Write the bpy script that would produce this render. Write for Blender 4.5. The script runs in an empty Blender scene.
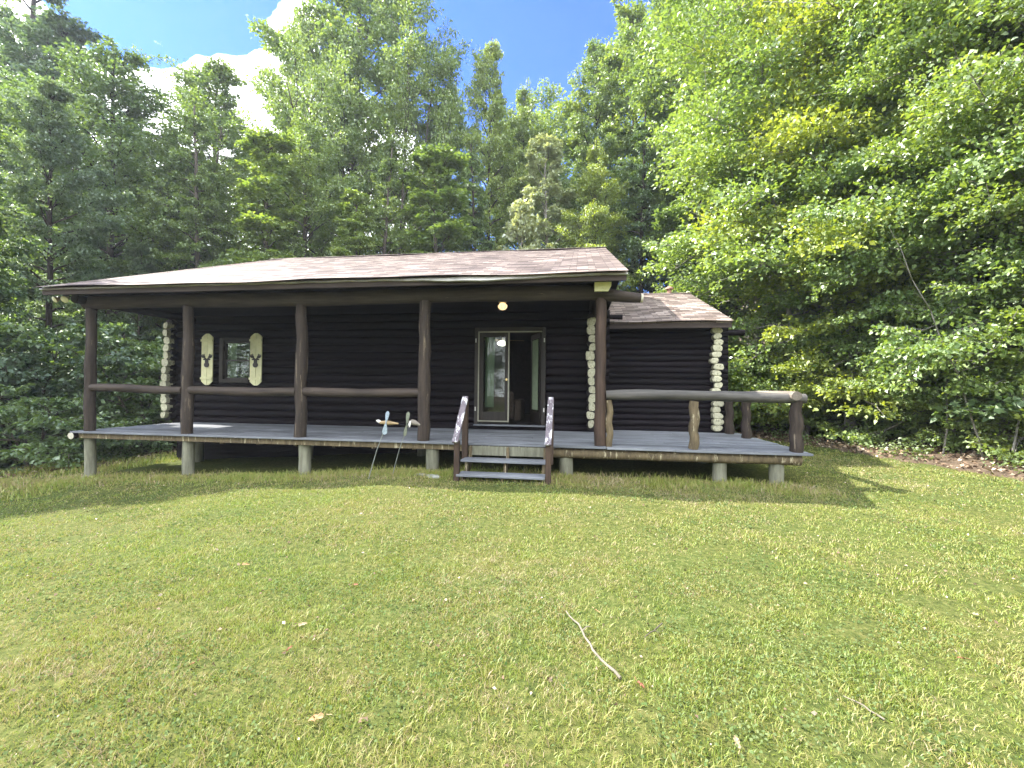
import bpy, math, random
import numpy as np
from mathutils import Vector, Matrix

random.seed(7)
RNG = np.random.default_rng(11)
SC = bpy.context.scene
COL = SC.collection
PI = math.pi

# ------------------------------------------------------------------ materials
def nt(name):
    m = bpy.data.materials.new(name); m.use_nodes = True
    t = m.node_tree; t.nodes.clear()
    return m, t
def N(t, typ, **kw):
    n = t.nodes.new(typ)
    for k, v in kw.items():
        if k.startswith('i_'):
            n.inputs[k[2:].replace('_', ' ')].default_value = v
        else:
            setattr(n, k, v)
    return n
def L(t, a, b): t.links.new(a, b)
def ramp(t, fac, stops):
    r = t.nodes.new('ShaderNodeValToRGB')
    e = r.color_ramp.elements
    while len(e) < len(stops): e.new(0.5)
    for i, (p, c) in enumerate(stops):
        e[i].position = p; e[i].color = (c[0], c[1], c[2], 1)
    L(t, fac, r.inputs['Fac'])
    return r.outputs['Color']
def mixc(t, fac, a, b, blend='MIX'):
    m = t.nodes.new('ShaderNodeMix'); m.data_type = 'RGBA'; m.blend_type = blend
    for s, v in ((m.inputs['Factor'], fac), (m.inputs['A'], a), (m.inputs['B'], b)):
        if hasattr(v, 'is_linked') or hasattr(v, 'links'): L(t, v, s)
        elif isinstance(v, (int, float)): s.default_value = v
        else: s.default_value = (v[0], v[1], v[2], 1)
    return m.outputs['Result']
def coords(t, scale=(1, 1, 1), kind='Object'):
    tc = N(t, 'ShaderNodeTexCoord'); mp = N(t, 'ShaderNodeMapping')
    mp.inputs['Scale'].default_value = scale
    L(t, tc.outputs[kind], mp.inputs['Vector'])
    return mp.outputs['Vector']
def noise(t, vec, scale, detail=4, rough=.6):
    n = N(t, 'ShaderNodeTexNoise'); n.inputs['Scale'].default_value = scale
    n.inputs['Detail'].default_value = detail; n.inputs['Roughness'].default_value = rough
    L(t, vec, n.inputs['Vector'])
    return n.outputs['Fac']
def finish(t, color, rough=.7, bump=None, bstr=.3, bdist=.01, spec=.3, metal=0):
    b = N(t, 'ShaderNodeBsdfPrincipled'); o = N(t, 'ShaderNodeOutputMaterial')
    if isinstance(color, tuple): b.inputs['Base Color'].default_value = (*color, 1)
    else: L(t, color, b.inputs['Base Color'])
    if isinstance(rough, (int, float)): b.inputs['Roughness'].default_value = rough
    else: L(t, rough, b.inputs['Roughness'])
    b.inputs['Specular IOR Level'].default_value = spec
    b.inputs['Metallic'].default_value = metal
    if bump is not None:
        bp = N(t, 'ShaderNodeBump'); bp.inputs['Strength'].default_value = bstr
        bp.inputs['Distance'].default_value = bdist
        L(t, bump, bp.inputs['Height']); L(t, bp.outputs['Normal'], b.inputs['Normal'])
    L(t, b.outputs['BSDF'], o.inputs['Surface'])

def wood(name, dark, light, grain=(2, 18, 18), worn=None, worn_at=.62, rough=.75, spec=.3, wscale=3.0, isl=.35, bs=.6):
    """wood grain stretched along one axis, with optional worn / peeled patches"""
    m, t = nt(name)
    v = coords(t, grain)
    n1 = noise(t, v, 1.6, 6, .65)
    v2 = coords(t, (1, 1, 1))
    n2 = noise(t, v2, 1.3, 4)
    c = ramp(t, n1, [(.3, dark), (.7, light)])
    g = N(t, 'ShaderNodeNewGeometry')
    rr = ramp(t, g.outputs['Random Per Island'], [(0, (1 - isl,) * 3), (1, (1 + isl * .6,) * 3)])
    c = mixc(t, 1.0, c, rr, 'MULTIPLY')
    c2 = ramp(t, n2, [(.3, (.7, .7, .7)), (.75, (1.15, 1.15, 1.15))])
    c = mixc(t, 1.0, c, c2, 'MULTIPLY')
    if worn is not None:
        v3 = coords(t, (grain[0] * .6, grain[1] * .35, grain[2] * .35))
        n3 = noise(t, v3, wscale, 7, .72)
        k = ramp(t, n3, [(worn_at, (0, 0, 0)), (worn_at + .035, (1, 1, 1))])
        c = mixc(t, k, c, worn)
    finish(t, c, rough, n1, bs, .012, spec)
    return m

M = {}
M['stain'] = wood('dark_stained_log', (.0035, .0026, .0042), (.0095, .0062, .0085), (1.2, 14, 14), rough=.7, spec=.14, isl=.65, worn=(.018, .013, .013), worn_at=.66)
M['stain_y'] = wood('dark_stained_log_depthwise', (.006, .004, .005), (.015, .010, .011), (14, 1.2, 14), rough=.62)
M['stain_z'] = wood('dark_stained_upright', (.009, .006, .006), (.026, .016, .016), (14, 14, 1.2), rough=.62)
M['beam'] = wood('brown_beam_log', (.028, .021, .017), (.078, .058, .045), (1.0, 12, 12), worn=(.17, .125, .09), worn_at=.66, rough=.7)
M['fascia'] = wood('brown_fascia_board', (.032, .023, .019), (.072, .052, .043), (.8, 16, 16), rough=.7)
M['post'] = wood('brown_log_post', (.022, .016, .013), (.066, .049, .038), (12, 12, 1.0), worn=(.17, .135, .095), worn_at=.60, rough=.75, bs=1.0)
M['post_red'] = wood('reddish_brown_post', (.032, .020, .014), (.085, .053, .037), (14, 14, 1.1), worn=(.38, .30, .19), worn_at=.66, rough=.65)
M['bark_post'] = wood('peeled_knotty_post', (.07, .052, .03), (.21, .165, .095), (9, 9, 2.4), worn=(.42, .37, .25), worn_at=.58, rough=.8)
M['stump'] = wood('pale_weathered_stump', (.12, .12, .085), (.27, .27, .20), (10, 10, 1.4), worn=(.46, .46, .38), worn_at=.66, rough=.85)
M['deck'] = wood('weathered_deck_board', (.125, .135, .15), (.26, .275, .30), (1.1, 20, 20), worn=(.46, .45, .43), worn_at=.66, rough=.8, isl=.3)
M['rail'] = wood('weathered_rail_log', (.055, .052, .049), (.125, .117, .105), (1.0, 11, 11), worn=(.62, .60, .54), worn_at=.66, rough=.75, wscale=2.2)
M['rail_y'] = wood('weathered_rail_log_depthwise', (.13, .11, .09), (.29, .25, .20), (11, 1.0, 11), worn=(.55, .5, .42), worn_at=.64, rough=.75)
M['handrail'] = wood('peeling_white_handrail', (.10, .085, .10), (.20, .17, .19), (12, 2, 12), worn=(.62, .62, .64), worn_at=.53, rough=.6, wscale=1.8)
M['cream'] = wood('cream_painted_wood', (.80, .78, .44), (.90, .88, .56), (9, 9, 9), worn=(.5, .45, .28), worn_at=.74, rough=.6, isl=.25)
M['cream_end'] = wood('painted_log_end', (.33, .32, .22), (.58, .57, .41), (16, 16, 16), worn=(.20, .19, .13), worn_at=.56, rough=.7, isl=.35)
M['cut_end'] = wood('pale_cut_log_end', (.5, .47, .36), (.75, .72, .58), (12, 12, 12), worn=(.25, .2, .14), worn_at=.64, rough=.8)
M['frame_cream'] = wood('cream_door_frame', (.33, .32, .25), (.42, .41, .32), (6, 6, 6), rough=.4)
M['brown_casing'] = wood('brown_door_casing', (.022, .018, .015), (.050, .040, .032), (14, 14, 1.2), rough=.5)
M['twig'] = wood('grey_dry_twig', (.14, .12, .09), (.27, .235, .18), (10, 10, 10), rough=.85)
M['twig_dark'] = wood('dark_dry_twig', (.08, .065, .05), (.2, .17, .13), (10, 10, 10), rough=.85)

def simple(name, col, rough=.6, metal=0, spec=.4, var=.2, scale=8):
    m, t = nt(name)
    n = noise(t, coords(t), scale, 5)
    c = ramp(t, n, [(.3, tuple(x * (1 - var) for x in col)), (.7, tuple(min(1, x * (1 + var)) for x in col))])
    finish(t, c, rough, n, .15, .004, spec, metal)
    return m
M['metal'] = simple('aluminium_trim', (.55, .54, .50), .45, .35, var=.3, scale=3)
M['steel'] = simple('galvanised_rod', (.30, .32, .30), .5, .6)
M['black'] = simple('black_ironwork', (.035, .028, .025), .5)
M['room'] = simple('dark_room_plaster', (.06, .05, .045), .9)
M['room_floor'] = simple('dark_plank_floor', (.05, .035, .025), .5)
M['curtain'] = simple('grey_green_curtain', (.22, .27, .18), .9, var=.12)
M['sofa'] = simple('brown_sofa_cloth', (.10, .075, .06), .95)
M['blue_blade'] = simple('faded_blue_paint', (.27, .33, .38), .6, var=.35, scale=30)
M['tan_bird'] = simple('tan_painted_wood', (.33, .24, .13), .6, var=.3, scale=30)
M['grey_bird'] = simple('grey_brown_painted_wood', (.19, .17, .14), .7, var=.35, scale=30)
M['olive_blade'] = simple('faded_olive_paint', (.15, .165, .12), .7, var=.3, scale=30)
M['white_head'] = simple('white_painted_head', (.72, .70, .66), .6)
M['stone'] = simple('grey_field_stone', (.22, .23, .20), .9, var=.35, scale=14)
M['vent'] = simple('rusty_vent_metal', (.30, .17, .12), .6, var=.4, scale=20)
M['bulb'] = simple('frosted_floodlight_bulb', (.72, .68, .42), .25, var=.1)
M['knob'] = simple('brass_knob', (.55, .42, .2), .3, .8)

def glass_mat():
    m, t = nt('window_glass')
    b = N(t, 'ShaderNodeBsdfGlossy'); b.inputs['Roughness'].default_value = .02
    tr = N(t, 'ShaderNodeBsdfTransparent'); tr.inputs['Color'].default_value = (.82, .88, .84, 1)
    fr = N(t, 'ShaderNodeFresnel'); fr.inputs['IOR'].default_value = 1.5
    mx = N(t, 'ShaderNodeMixShader'); o = N(t, 'ShaderNodeOutputMaterial')
    L(t, fr.outputs[0], mx.inputs[0]); L(t, tr.outputs[0], mx.inputs[1]); L(t, b.outputs[0], mx.inputs[2])
    L(t, mx.outputs[0], o.inputs['Surface'])
    return m
M['glass'] = glass_mat()
def emis(name, col, s):
    m, t = nt(name)
    e = N(t, 'ShaderNodeEmission'); e.inputs['Color'].default_value = (*col, 1); e.inputs['Strength'].default_value = s
    o = N(t, 'ShaderNodeOutputMaterial'); L(t, e.outputs[0], o.inputs['Surface'])
    return m
M['lamp_glow'] = emis('lit_porch_lamp_glass', (1.0, .66, .32), .62)
M['room_glow'] = emis('lit_room_lamp_glass', (1.0, .93, .82), 2.2)

def shingle_mat():
    m, t = nt('asphalt_shingle')
    tc = N(t, 'ShaderNodeTexCoord')
    br = N(t, 'ShaderNodeTexBrick')
    br.inputs['Scale'].default_value = 1.0
    br.inputs['Brick Width'].default_value = .31; br.inputs['Row Height'].default_value = .135
    br.inputs['Mortar Size'].default_value = .006; br.inputs['Mortar Smooth'].default_value = .2
    br.inputs['Color1'].default_value = (.0, .0, .0, 1); br.inputs['Color2'].default_value = (1, 1, 1, 1)
    br.inputs['Mortar'].default_value = (.0, .0, .0, 1); br.offset = .37
    L(t, tc.outputs['Object'], br.inputs['Vector'])
    col = ramp(t, br.outputs['Color'], [(0, (.080, .058, .050)), (.35, (.15, .113, .095)), (.65, (.22, .172, .148)), (1, (.38, .315, .28))])
    g = noise(t, coords(t), 90, 3, .8)
    gc = ramp(t, g, [(.3, (.72, .72, .72)), (.7, (1.28, 1.28, 1.28))])
    col = mixc(t, 1.0, col, gc, 'MULTIPLY')
    st = noise(t, coords(t, (1, .35, 1)), 1.4, 5)
    col = mixc(t, 1.0, col, ramp(t, st, [(.3, (.78, .78, .8)), (.7, (1.12, 1.1, 1.06))]), 'MULTIPLY')
    ln = ramp(t, br.outputs['Fac'], [(0, (1, 1, 1)), (1, (.42, .42, .42))])
    col = mixc(t, 1.0, col, ln, 'MULTIPLY')
    inv = N(t, 'ShaderNodeMath', operation='MULTIPLY_ADD'); inv.inputs[1].default_value = -1; inv.inputs[2].default_value = 1
    L(t, br.outputs['Fac'], inv.inputs[0])
    finish(t, col, .7, inv.outputs[0], .25, .006, .5)
    return m
M['shingle'] = shingle_mat()

def leaf_mat(name, a, b, trans=.45, gloss=.35, spots=None):
    """broad leaf: diffuse + translucent + waxy sheen, hue varies leaf to leaf and slowly through the tree"""
    m, t = nt(name)
    g = N(t, 'ShaderNodeNewGeometry'); oi = N(t, 'ShaderNodeObjectInfo')
    n = noise(t, coords(t), .9, 3)
    s = N(t, 'ShaderNodeMath', operation='MULTIPLY_ADD'); s.inputs[1].default_value = .55
    L(t, g.outputs['Random Per Island'], s.inputs[0])
    s2 = N(t, 'ShaderNodeMath', operation='MULTIPLY_ADD'); s2.inputs[1].default_value = .9; s2.inputs[2].default_value = -.22
    L(t, n, s2.inputs[0]); L(t, s2.outputs[0], s.inputs[2])
    c = ramp(t, s.outputs[0], [(.1, a), (.9, b)])
    ob = ramp(t, oi.outputs['Random'], [(0, (.86, .9, .9)), (1, (1.12, 1.08, 1.0))])
    c = mixc(t, 1.0, c, ob, 'MULTIPLY')
    if spots:
        k = ramp(t, g.outputs['Random Per Island'], [(.972, (0, 0, 0)), (.975, (1, 1, 1))])
        c = mixc(t, k, c, spots)
    d = N(t, 'ShaderNodeBsdfDiffuse'); tr = N(t, 'ShaderNodeBsdfTranslucent'); gl = N(t, 'ShaderNodeBsdfGlossy')
    gl.inputs['Roughness'].default_value = .55; gl.inputs['Color'].default_value = (.9, .95, .9, 1)
    L(t, c, d.inputs['Color'])
    tc = mixc(t, 1.0, c, (1.35, 1.25, .5), 'MULTIPLY'); L(t, tc, tr.inputs['Color'])
    m1 = N(t, 'ShaderNodeMixShader'); m1.inputs[0].default_value = trans
    L(t, d.outputs[0], m1.inputs[1]); L(t, tr.outputs[0], m1.inputs[2])
    fr = N(t, 'ShaderNodeFresnel'); fr.inputs['IOR'].default_value = 1.42
    fm = N(t, 'ShaderNodeMath', operation='MULTIPLY_ADD'); fm.inputs[1].default_value = gloss * .32; fm.inputs[2].default_value = gloss * .11
    L(t, fr.outputs[0], fm.inputs[0])
    m2 = N(t, 'ShaderNodeMixShader'); o = N(t, 'ShaderNodeOutputMaterial')
    L(t, fm.outputs[0], m2.inputs[0]); L(t, m1.outputs[0], m2.inputs[1]); L(t, gl.outputs[0], m2.inputs[2])
    L(t, m2.outputs[0], o.inputs['Surface'])
    return m
M['leaf_mid'] = leaf_mat('mid_green_leaf', (.135,.235,.07), (.26,.36,.105), 0.5, 0.4)
M['leaf_dark'] = leaf_mat('dark_green_leaf', (.10,.185,.07), (.19,.29,.10), 0.5, 0.4)
M['leaf_blue'] = leaf_mat('blue_green_leaf', (.10,.18,.11), (.19,.28,.16), 0.5, 0.4)
M['leaf_yellow'] = leaf_mat('yellow_green_leaf', (.215,.31,.05), (.39,.47,.09), 0.5, 0.4)
M['leaf_fresh'] = leaf_mat('fresh_green_leaf', (0.17, 0.28, 0.06), (0.32, 0.41, 0.1), 0.5, 0.4)
M['leaf_beech'] = leaf_mat('sunny_beech_leaf', (.165,.285,.075), (.33,.44,.125), 0.5, 0.4)
M['leaf_silver'] = leaf_mat('silvery_leaf', (0.3, 0.37, 0.22), (0.46, 0.52, 0.36), 0.4, 0.4)
M['leaf_fern'] = leaf_mat('low_plant_leaf', (0.1, 0.17, 0.05), (0.2, 0.27, 0.08), 0.45, 0.4)

def bark_mat(name, a, b):
    m, t = nt(name)
    n = noise(t, coords(t, (9, 9, 1.6)), 1.5, 7, .7)
    c = ramp(t, n, [(.3, a), (.7, b)])
    finish(t, c, .9, n, .9, .02, .15)
    return m
M['bark'] = bark_mat('grey_brown_bark', (.045, .038, .032), (.14, .12, .10))
M['bark_dark'] = bark_mat('dark_bark', (.022, .018, .016), (.07, .056, .048))
M['bark_pale'] = bark_mat('pale_grey_bark', (.14, .13, .115), (.34, .32, .28))

def grass_mat():
    m, t = nt('lawn_blade')
    g = N(t, 'ShaderNodeNewGeometry')
    pos = N(t, 'ShaderNodeMapping'); L(t, g.outputs['Position'], pos.inputs['Vector'])
    n = noise(t, pos.outputs[0], .55, 5, .65)
    n2 = noise(t, pos.outputs[0], 5.5, 4, .75)
    s = N(t, 'ShaderNodeMath', operation='MULTIPLY_ADD'); s.inputs[1].default_value = .42
    L(t, g.outputs['Random Per Island'], s.inputs[0])
    s2 = N(t, 'ShaderNodeMath', operation='MULTIPLY_ADD'); s2.inputs[1].default_value = 1.0; s2.inputs[2].default_value = -.50
    L(t, n, s2.inputs[0])
    s3 = N(t, 'ShaderNodeMath', operation='MULTIPLY_ADD'); s3.inputs[1].default_value = .85
    L(t, n2, s3.inputs[0]); L(t, s2.outputs[0], s3.inputs[2]); L(t, s3.outputs[0], s.inputs[2])
    c = ramp(t, s.outputs[0], [(.0, (.065, .14, .018)), (.26, (.155, .25, .028)), (.52, (.255, .315, .045)), (.72, (.35, .335, .09)), (.88, (.36, .275, .14)), (1, (.48, .41, .26))])
    d = N(t, 'ShaderNodeBsdfDiffuse'); tr = N(t, 'ShaderNodeBsdfTranslucent'); gl = N(t, 'ShaderNodeBsdfGlossy')
    gl.inputs['Roughness'].default_value = .5
    L(t, c, d.inputs['Color']); L(t, c, tr.inputs['Color'])
    m1 = N(t, 'ShaderNodeMixShader'); m1.inputs[0].default_value = .35
    L(t, d.outputs[0], m1.inputs[1]); L(t, tr.outputs[0], m1.inputs[2])
    m2 = N(t, 'ShaderNodeMixShader'); m2.inputs[0].default_value = .05; o = N(t, 'ShaderNodeOutputMaterial')
    L(t, m1.outputs[0], m2.inputs[1]); L(t, gl.outputs[0], m2.inputs[2]); L(t, m2.outputs[0], o.inputs['Surface'])
    return m
M['grass'] = grass_mat()
M['clover'] = leaf_mat('clover_leaf', (.085,.15,.045), (.25,.29,.13), 0.35, 0.0)

def litter_mat(name, stops):
    m, t = nt(name)
    g = N(t, 'ShaderNodeNewGeometry')
    c = ramp(t, g.outputs['Random Per Island'], stops)
    finish(t, c, .85, None, spec=.2)
    return m
M['litter'] = litter_mat('dry_leaf_litter', [(0, (.10, .065, .042)), (.4, (.22, .15, .10)), (.75, (.38, .29, .20)), (1, (.55, .46, .36))])
M['fallen'] = litter_mat('fallen_brown_leaf', [(0, (.25, .10, .04)), (.5, (.38, .22, .10)), (1, (.46, .34, .2))])
M['fallen_red'] = simple('fallen_red_leaf', (.22, .085, .045), .8)
M['fallen_tan'] = simple('fallen_tan_leaf', (.34, .26, .15), .8)

# ------------------------------------------------------------------ terrain shape
def sm(x, a, b):
    t = np.clip((x - a) / (b - a), 0, 1); return t * t * (3 - 2 * t)
def terrain(x, y):
    x = np.asarray(x, float); y = np.asarray(y, float)
    z = -.53 + 0 * x
    d = np.maximum(0, 6.9 - x)
    z = z - .062 * np.minimum(d, 14) - .02 * np.clip(d - 7.5, 0, 8)
    z = z + .022 * np.sin(x * .9 + .7) * np.sin(y * .8 + 1.1) + .012 * np.sin(x * 2.3 + y * 1.7)
    z = z + .30 * sm(x, 16.6, 21) + .10 * np.clip(x - 20, 0, 40)
    z = z + .55 * sm(y, 11.5, 20) + .24 * np.clip(y - 18, 0, 70)
    z = z + .10 * np.clip(-14 - x, 0, 40)
    return z
def tz(x, y): return float(terrain(x, y))
def xb(y):   # edge between mown lawn and the wood on the right
    return 16.8 + .25 * np.sin(y * 1.3) - 1.7 * sm(y, 2.8, 7.5)
def lawn_mask(x, y):
    a = 1 - sm(x, xb(y) - .25, xb(y) + .35)
    b = 1 - sm(y, 7.2 + .3 * np.sin(x * 2), 8.4)
    c = sm(x + .25 * np.sin(y * 2), -3.2, -1.6)
    return a * b * c

# ------------------------------------------------------------------ mesh helpers
def tag(o, label=None, cat=None, group=None, kind=None):
    if label: o['label'] = label
    if cat: o['category'] = cat
    if group: o['group'] = group
    if kind: o['kind'] = kind
    return o
def link(name, me, mat=None, parent=None):
    o = bpy.data.objects.new(name, me); COL.objects.link(o)
    if parent is not None: o.parent = parent
    if mat is not None and me is not None and len(me.materials) == 0: me.materials.append(mat)
    return o
def empty(name, loc, label, cat, group=None):
    o = bpy.data.objects.new(name, None); COL.objects.link(o); o.location = loc
    o.empty_display_size = .2
    return tag(o, label, cat, group)
class MB:
    def __init__(s): s.v = []; s.f = []; s.sm = []
    def add(s, vs, fs, smooth=False):
        k = len(s.v); s.v += [tuple(p) for p in vs]
        for f in fs: s.f.append(tuple(i + k for i in f)); s.sm.append(smooth)
    def box(s, x0, x1, y0, y1, z0, z1, bev=0.0):
        if bev <= 0:
            vs = [(x, y, z) for z in (z0, z1) for y in (y0, y1) for x in (x0, x1)]
            s.add(vs, [(0, 2, 3, 1), (4, 5, 7, 6), (0, 1, 5, 4), (2, 6, 7, 3), (0, 4, 6, 2), (1, 3, 7, 5)])
        else:
            b = bev; pts = []
            for z, q in ((z0, b), (z0 + b, 0), (z1 - b, 0), (z1, b)):
                X0, X1, Y0, Y1 = x0 + q, x1 - q, y0 + q, y1 - q
                if q == 0:
                    pts.append([(X0 + b, Y0, z), (X1 - b, Y0, z), (X1, Y0 + b, z), (X1, Y1 - b, z), (X1 - b, Y1, z), (X0 + b, Y1, z), (X0, Y1 - b, z), (X0, Y0 + b, z)])
                else:
                    pts.append([(X0, Y0, z), (X1, Y0, z), (X1, Y0, z), (X1, Y1, z), (X1, Y1, z), (X0, Y1, z), (X0, Y1, z), (X0, Y0, z)])
            vs = [p for r in pts for p in r]; fs = [tuple(range(7, -1, -1)), tuple(range(24, 32))]
            for r in range(3):
                for i in range(8):
                    j = (i + 1) % 8; fs.append((r * 8 + i, r * 8 + j, r * 8 + 8 + j, r * 8 + 8 + i))
            s.add(vs, fs)
    def obox(s, o, ax, ay, az):   # box from a corner-centre origin and three full edge vectors (centred)
        o = Vector(o); ax = Vector(ax) / 2; ay = Vector(ay) / 2; az = Vector(az) / 2
        vs = [o + ax * i + ay * j + az * k for k in (-1, 1) for j in (-1, 1) for i in (-1, 1)]
        s.add(vs, [(0, 2, 3, 1), (4, 5, 7, 6), (0, 1, 5, 4), (2, 6, 7, 3), (0, 4, 6, 2), (1, 3, 7, 5)])
    def tube(s, pts, rad, n=12, wob=0.0, caps=True, rng=random, flat=1.0, rough=0.0):
        P = [Vector(p) for p in pts]; k0 = len(s.v); rings = []
        ph = [rng.uniform(0, 6.28) for _ in range(4)]
        T0 = (P[-1] - P[0]).normalized()
        up = Vector((0, 0, 1)) if abs(T0.z) < .9 else Vector((1, 0, 0))
        for i, p in enumerate(P):
            T = (P[min(i + 1, len(P) - 1)] - P[max(i - 1, 0)]).normalized()
            S = T.cross(up).normalized(); Q = S.cross(T)
            r = rad[i] if hasattr(rad, '__len__') else rad
            ring = []
            for j in range(n):
                a = 2 * PI * j / n
                rr = r * (1 + wob * (math.sin(2 * a + ph[0] + i * .7) + .6 * math.sin(3 * a + ph[1] - i * .9)) + rough * rng.uniform(-1, 1))
                ring.append(p + S * math.cos(a) * rr + Q * math.sin(a) * rr * flat)
            rings.append(ring)
        vs = [q for r in rings for q in r]; fs = []
        for i in range(len(P) - 1):
            for j in range(n):
                jj = (j + 1) % n
                fs.append((i * n + j, i * n + jj, (i + 1) * n + jj, (i + 1) * n + j))
        s.add(vs, fs, True)
        if caps:
            s.add(rings[0], [tuple(range(n))]); s.add(rings[-1], [tuple(range(n - 1, -1, -1))])
    def build(s, name, mat, parent=None, loc=None):
        me = bpy.data.meshes.new(name); me.from_pydata([tuple(v) for v in s.v], [], s.f)
        me.polygons.foreach_set('use_smooth', s.sm); me.update()
        o = link(name, me, mat, parent)
        if loc: o.location = loc
        return o
def steps(a, b, n): return [a + (b - a) * i / (n - 1) for i in range(n)]
def log_x(mb, x0, x1, y, z, r, n=14, wob=.03, seg=.7, sag=.006, rng=random):
    k = max(3, int((x1 - x0) / seg) + 1)
    mb.tube([(x, y + rng.uniform(-sag, sag), z + rng.uniform(-sag, sag)) for x in steps(x0, x1, k)],
            [r * rng.uniform(.96, 1.04) for _ in range(k)], n, wob, rng=rng)
def log_y(mb, x, y0, y1, z, r, n=14, wob=.03, seg=.7, sag=.006, rng=random):
    k = max(3, int((y1 - y0) / seg) + 1)
    mb.tube([(x + rng.uniform(-sag, sag), y, z + rng.uniform(-sag, sag)) for y in steps(y0, y1, k)],
            [r * rng.uniform(.96, 1.04) for _ in range(k)], n, wob, rng=rng)
def np_mesh(name, verts, faces, mat=None, smooth=False):
    """verts (n,3), faces (m,k) with one k"""
    me = bpy.data.meshes.new(name)
    verts = np.ascontiguousarray(verts, np.float32); faces = np.ascontiguousarray(faces, np.int32)
    m, k = faces.shape
    me.vertices.add(len(verts)); me.vertices.foreach_set('co', verts.ravel())
    me.loops.add(m * k); me.loops.foreach_set('vertex_index', faces.ravel())
    me.polygons.add(m); me.polygons.foreach_set('loop_start', np.arange(0, m * k, k, dtype=np.int32))
    me.polygons.foreach_set('loop_total', np.full(m, k, np.int32))
    if smooth: me.polygons.foreach_set('use_smooth', np.ones(m, bool))
    me.update(calc_edges=True)
    if mat: me.materials.append(mat)
    return me

# ------------------------------------------------------------------ GROUND
def build_ground():
    xs = np.concatenate([np.linspace(-160, -20, 29)[:-1], np.arange(-20, 26, .2), np.linspace(26, 160, 28)])
    ys = np.concatenate([np.linspace(-120, -12, 19)[:-1], np.arange(-12, 24, .2), np.linspace(24, 200, 34)])
    X, Y = np.meshgrid(xs, ys); Z = terrain(X, Y)
    lm = lawn_mask(X, Y)
    Z = Z + RNG.normal(0, .006, Z.shape) + (1 - lm) * RNG.normal(0, .02, Z.shape)
    V = np.stack([X, Y, Z], -1).reshape(-1, 3); nx = len(xs); ny = len(ys)
    i = np.arange(nx - 1)[None] + np.arange(ny - 1)[:, None] * nx
    F = np.stack([i, i + 1, i + nx + 1, i + nx], -1).reshape(-1, 4)
    m, t = nt('ground_soil_and_turf')
    g = N(t, 'ShaderNodeNewGeometry'); mp = N(t, 'ShaderNodeMapping'); L(t, g.outputs['Position'], mp.inputs['Vector'])
    n1 = noise(t, mp.outputs[0], .6, 6, .7); n2 = noise(t, mp.outputs[0], 22, 5, .7); n3 = noise(t, mp.outputs[0], 6, 6, .75)
    turf = ramp(t, n2, [(.25, (.028, .038, .012)), (.5, (.085, .10, .028)), (.75, (.19, .175, .07))])
    turf = mixc(t, 1.0, turf, ramp(t, n1, [(.3, (.8, .95, .8)), (.7, (1.15, 1.05, 1.0))]), 'MULTIPLY')
    floor = ramp(t, n3, [(.25, (.045, .036, .026)), (.5, (.12, .088, .062)), (.75, (.23, .175, .13))])
    at = N(t, 'ShaderNodeAttribute'); at.attribute_name = 'mown'
    ms = N(t, 'ShaderNodeMath', operation='MULTIPLY_ADD'); ms.inputs[1].default_value = .5; L(t, n3, ms.inputs[0])
    L(t, at.outputs['Fac'], ms.inputs[2])
    k = ramp(t, ms.outputs[0], [(.62, (0, 0, 0)), (.85, (1, 1, 1))])
    c = mixc(t, k, floor, turf)
    finish(t, c, .95, n2, .8, .03, .1)
    me = np_mesh('ground', V, F, m, True)
    a = me.attributes.new('mown', 'FLOAT', 'POINT'); a.data.foreach_set('value', lm.ravel().astype(np.float32))
    o = link('ground', me); o['kind'] = 'structure'
build_ground()

# ------------------------------------------------------------------ LAWN (uncountable blades)
CX, CY = 9.676, -7.472
def polar(n, r0, r1, rng):
    r = np.sqrt(rng.uniform(r0 * r0, r1 * r1, n)); a = rng.uniform(math.radians(-66), math.radians(66), n) + math.radians(8.6)
    return CX - r * np.sin(a), CY + r * np.cos(a)
def under_deck(x, y):
    return (x > -.2) & (x < 13.2) & (y > .25) & (y < 12)
def blades(x, y, h, w, rng, lean=1.5):
    n = len(x); z = terrain(x, y) - .004
    a = rng.uniform(0, 2 * PI, n); b = rng.uniform(0, 2 * PI, n)
    h = h * rng.uniform(.45, 1.25, n); w = w * rng.uniform(.6, 1.3, n)
    ln = h * rng.uniform(.15, 1, n) * lean
    px, py = np.cos(a) * w / 2, np.sin(a) * w / 2; lx, ly = np.cos(b) * ln, np.sin(b) * ln
    V = np.empty((n, 5, 3))
    V[:, 0] = np.stack([x - px, y - py, z], -1); V[:, 1] = np.stack([x + px, y + py, z], -1)
    V[:, 2] = np.stack([x + px * .8 + lx * .35, y + py * .8 + ly * .35, z + h * .62], -1)
    V[:, 3] = np.stack([x - px * .8 + lx * .35, y - py * .8 + ly * .35, z + h * .62], -1)
    V[:, 4] = np.stack([x + lx, y + ly, z + h * .92], -1)
    k = np.arange(n)[:, None] * 5
    F = np.concatenate([k + np.array([[0, 1, 2]]), k + np.array([[0, 2, 3]]), k + np.array([[3, 2, 4]])], 0)
    return V.reshape(-1, 3), F
def val_noise(x, y, s, seed):
    r = np.random.default_rng(seed); g = r.uniform(0, 1, (64, 64))
    u = x / s; v = y / s; i = np.floor(u).astype(int); j = np.floor(v).astype(int); fu = u - i; fv = v - j
    fu = fu * fu * (3 - 2 * fu); fv = fv * fv * (3 - 2 * fv); i %= 64; j %= 64; i2 = (i + 1) % 64; j2 = (j + 1) % 64
    return (g[i, j] * (1 - fu) + g[i2, j] * fu) * (1 - fv) + (g[i, j2] * (1 - fu) + g[i2, j2] * fu) * fv
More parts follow.
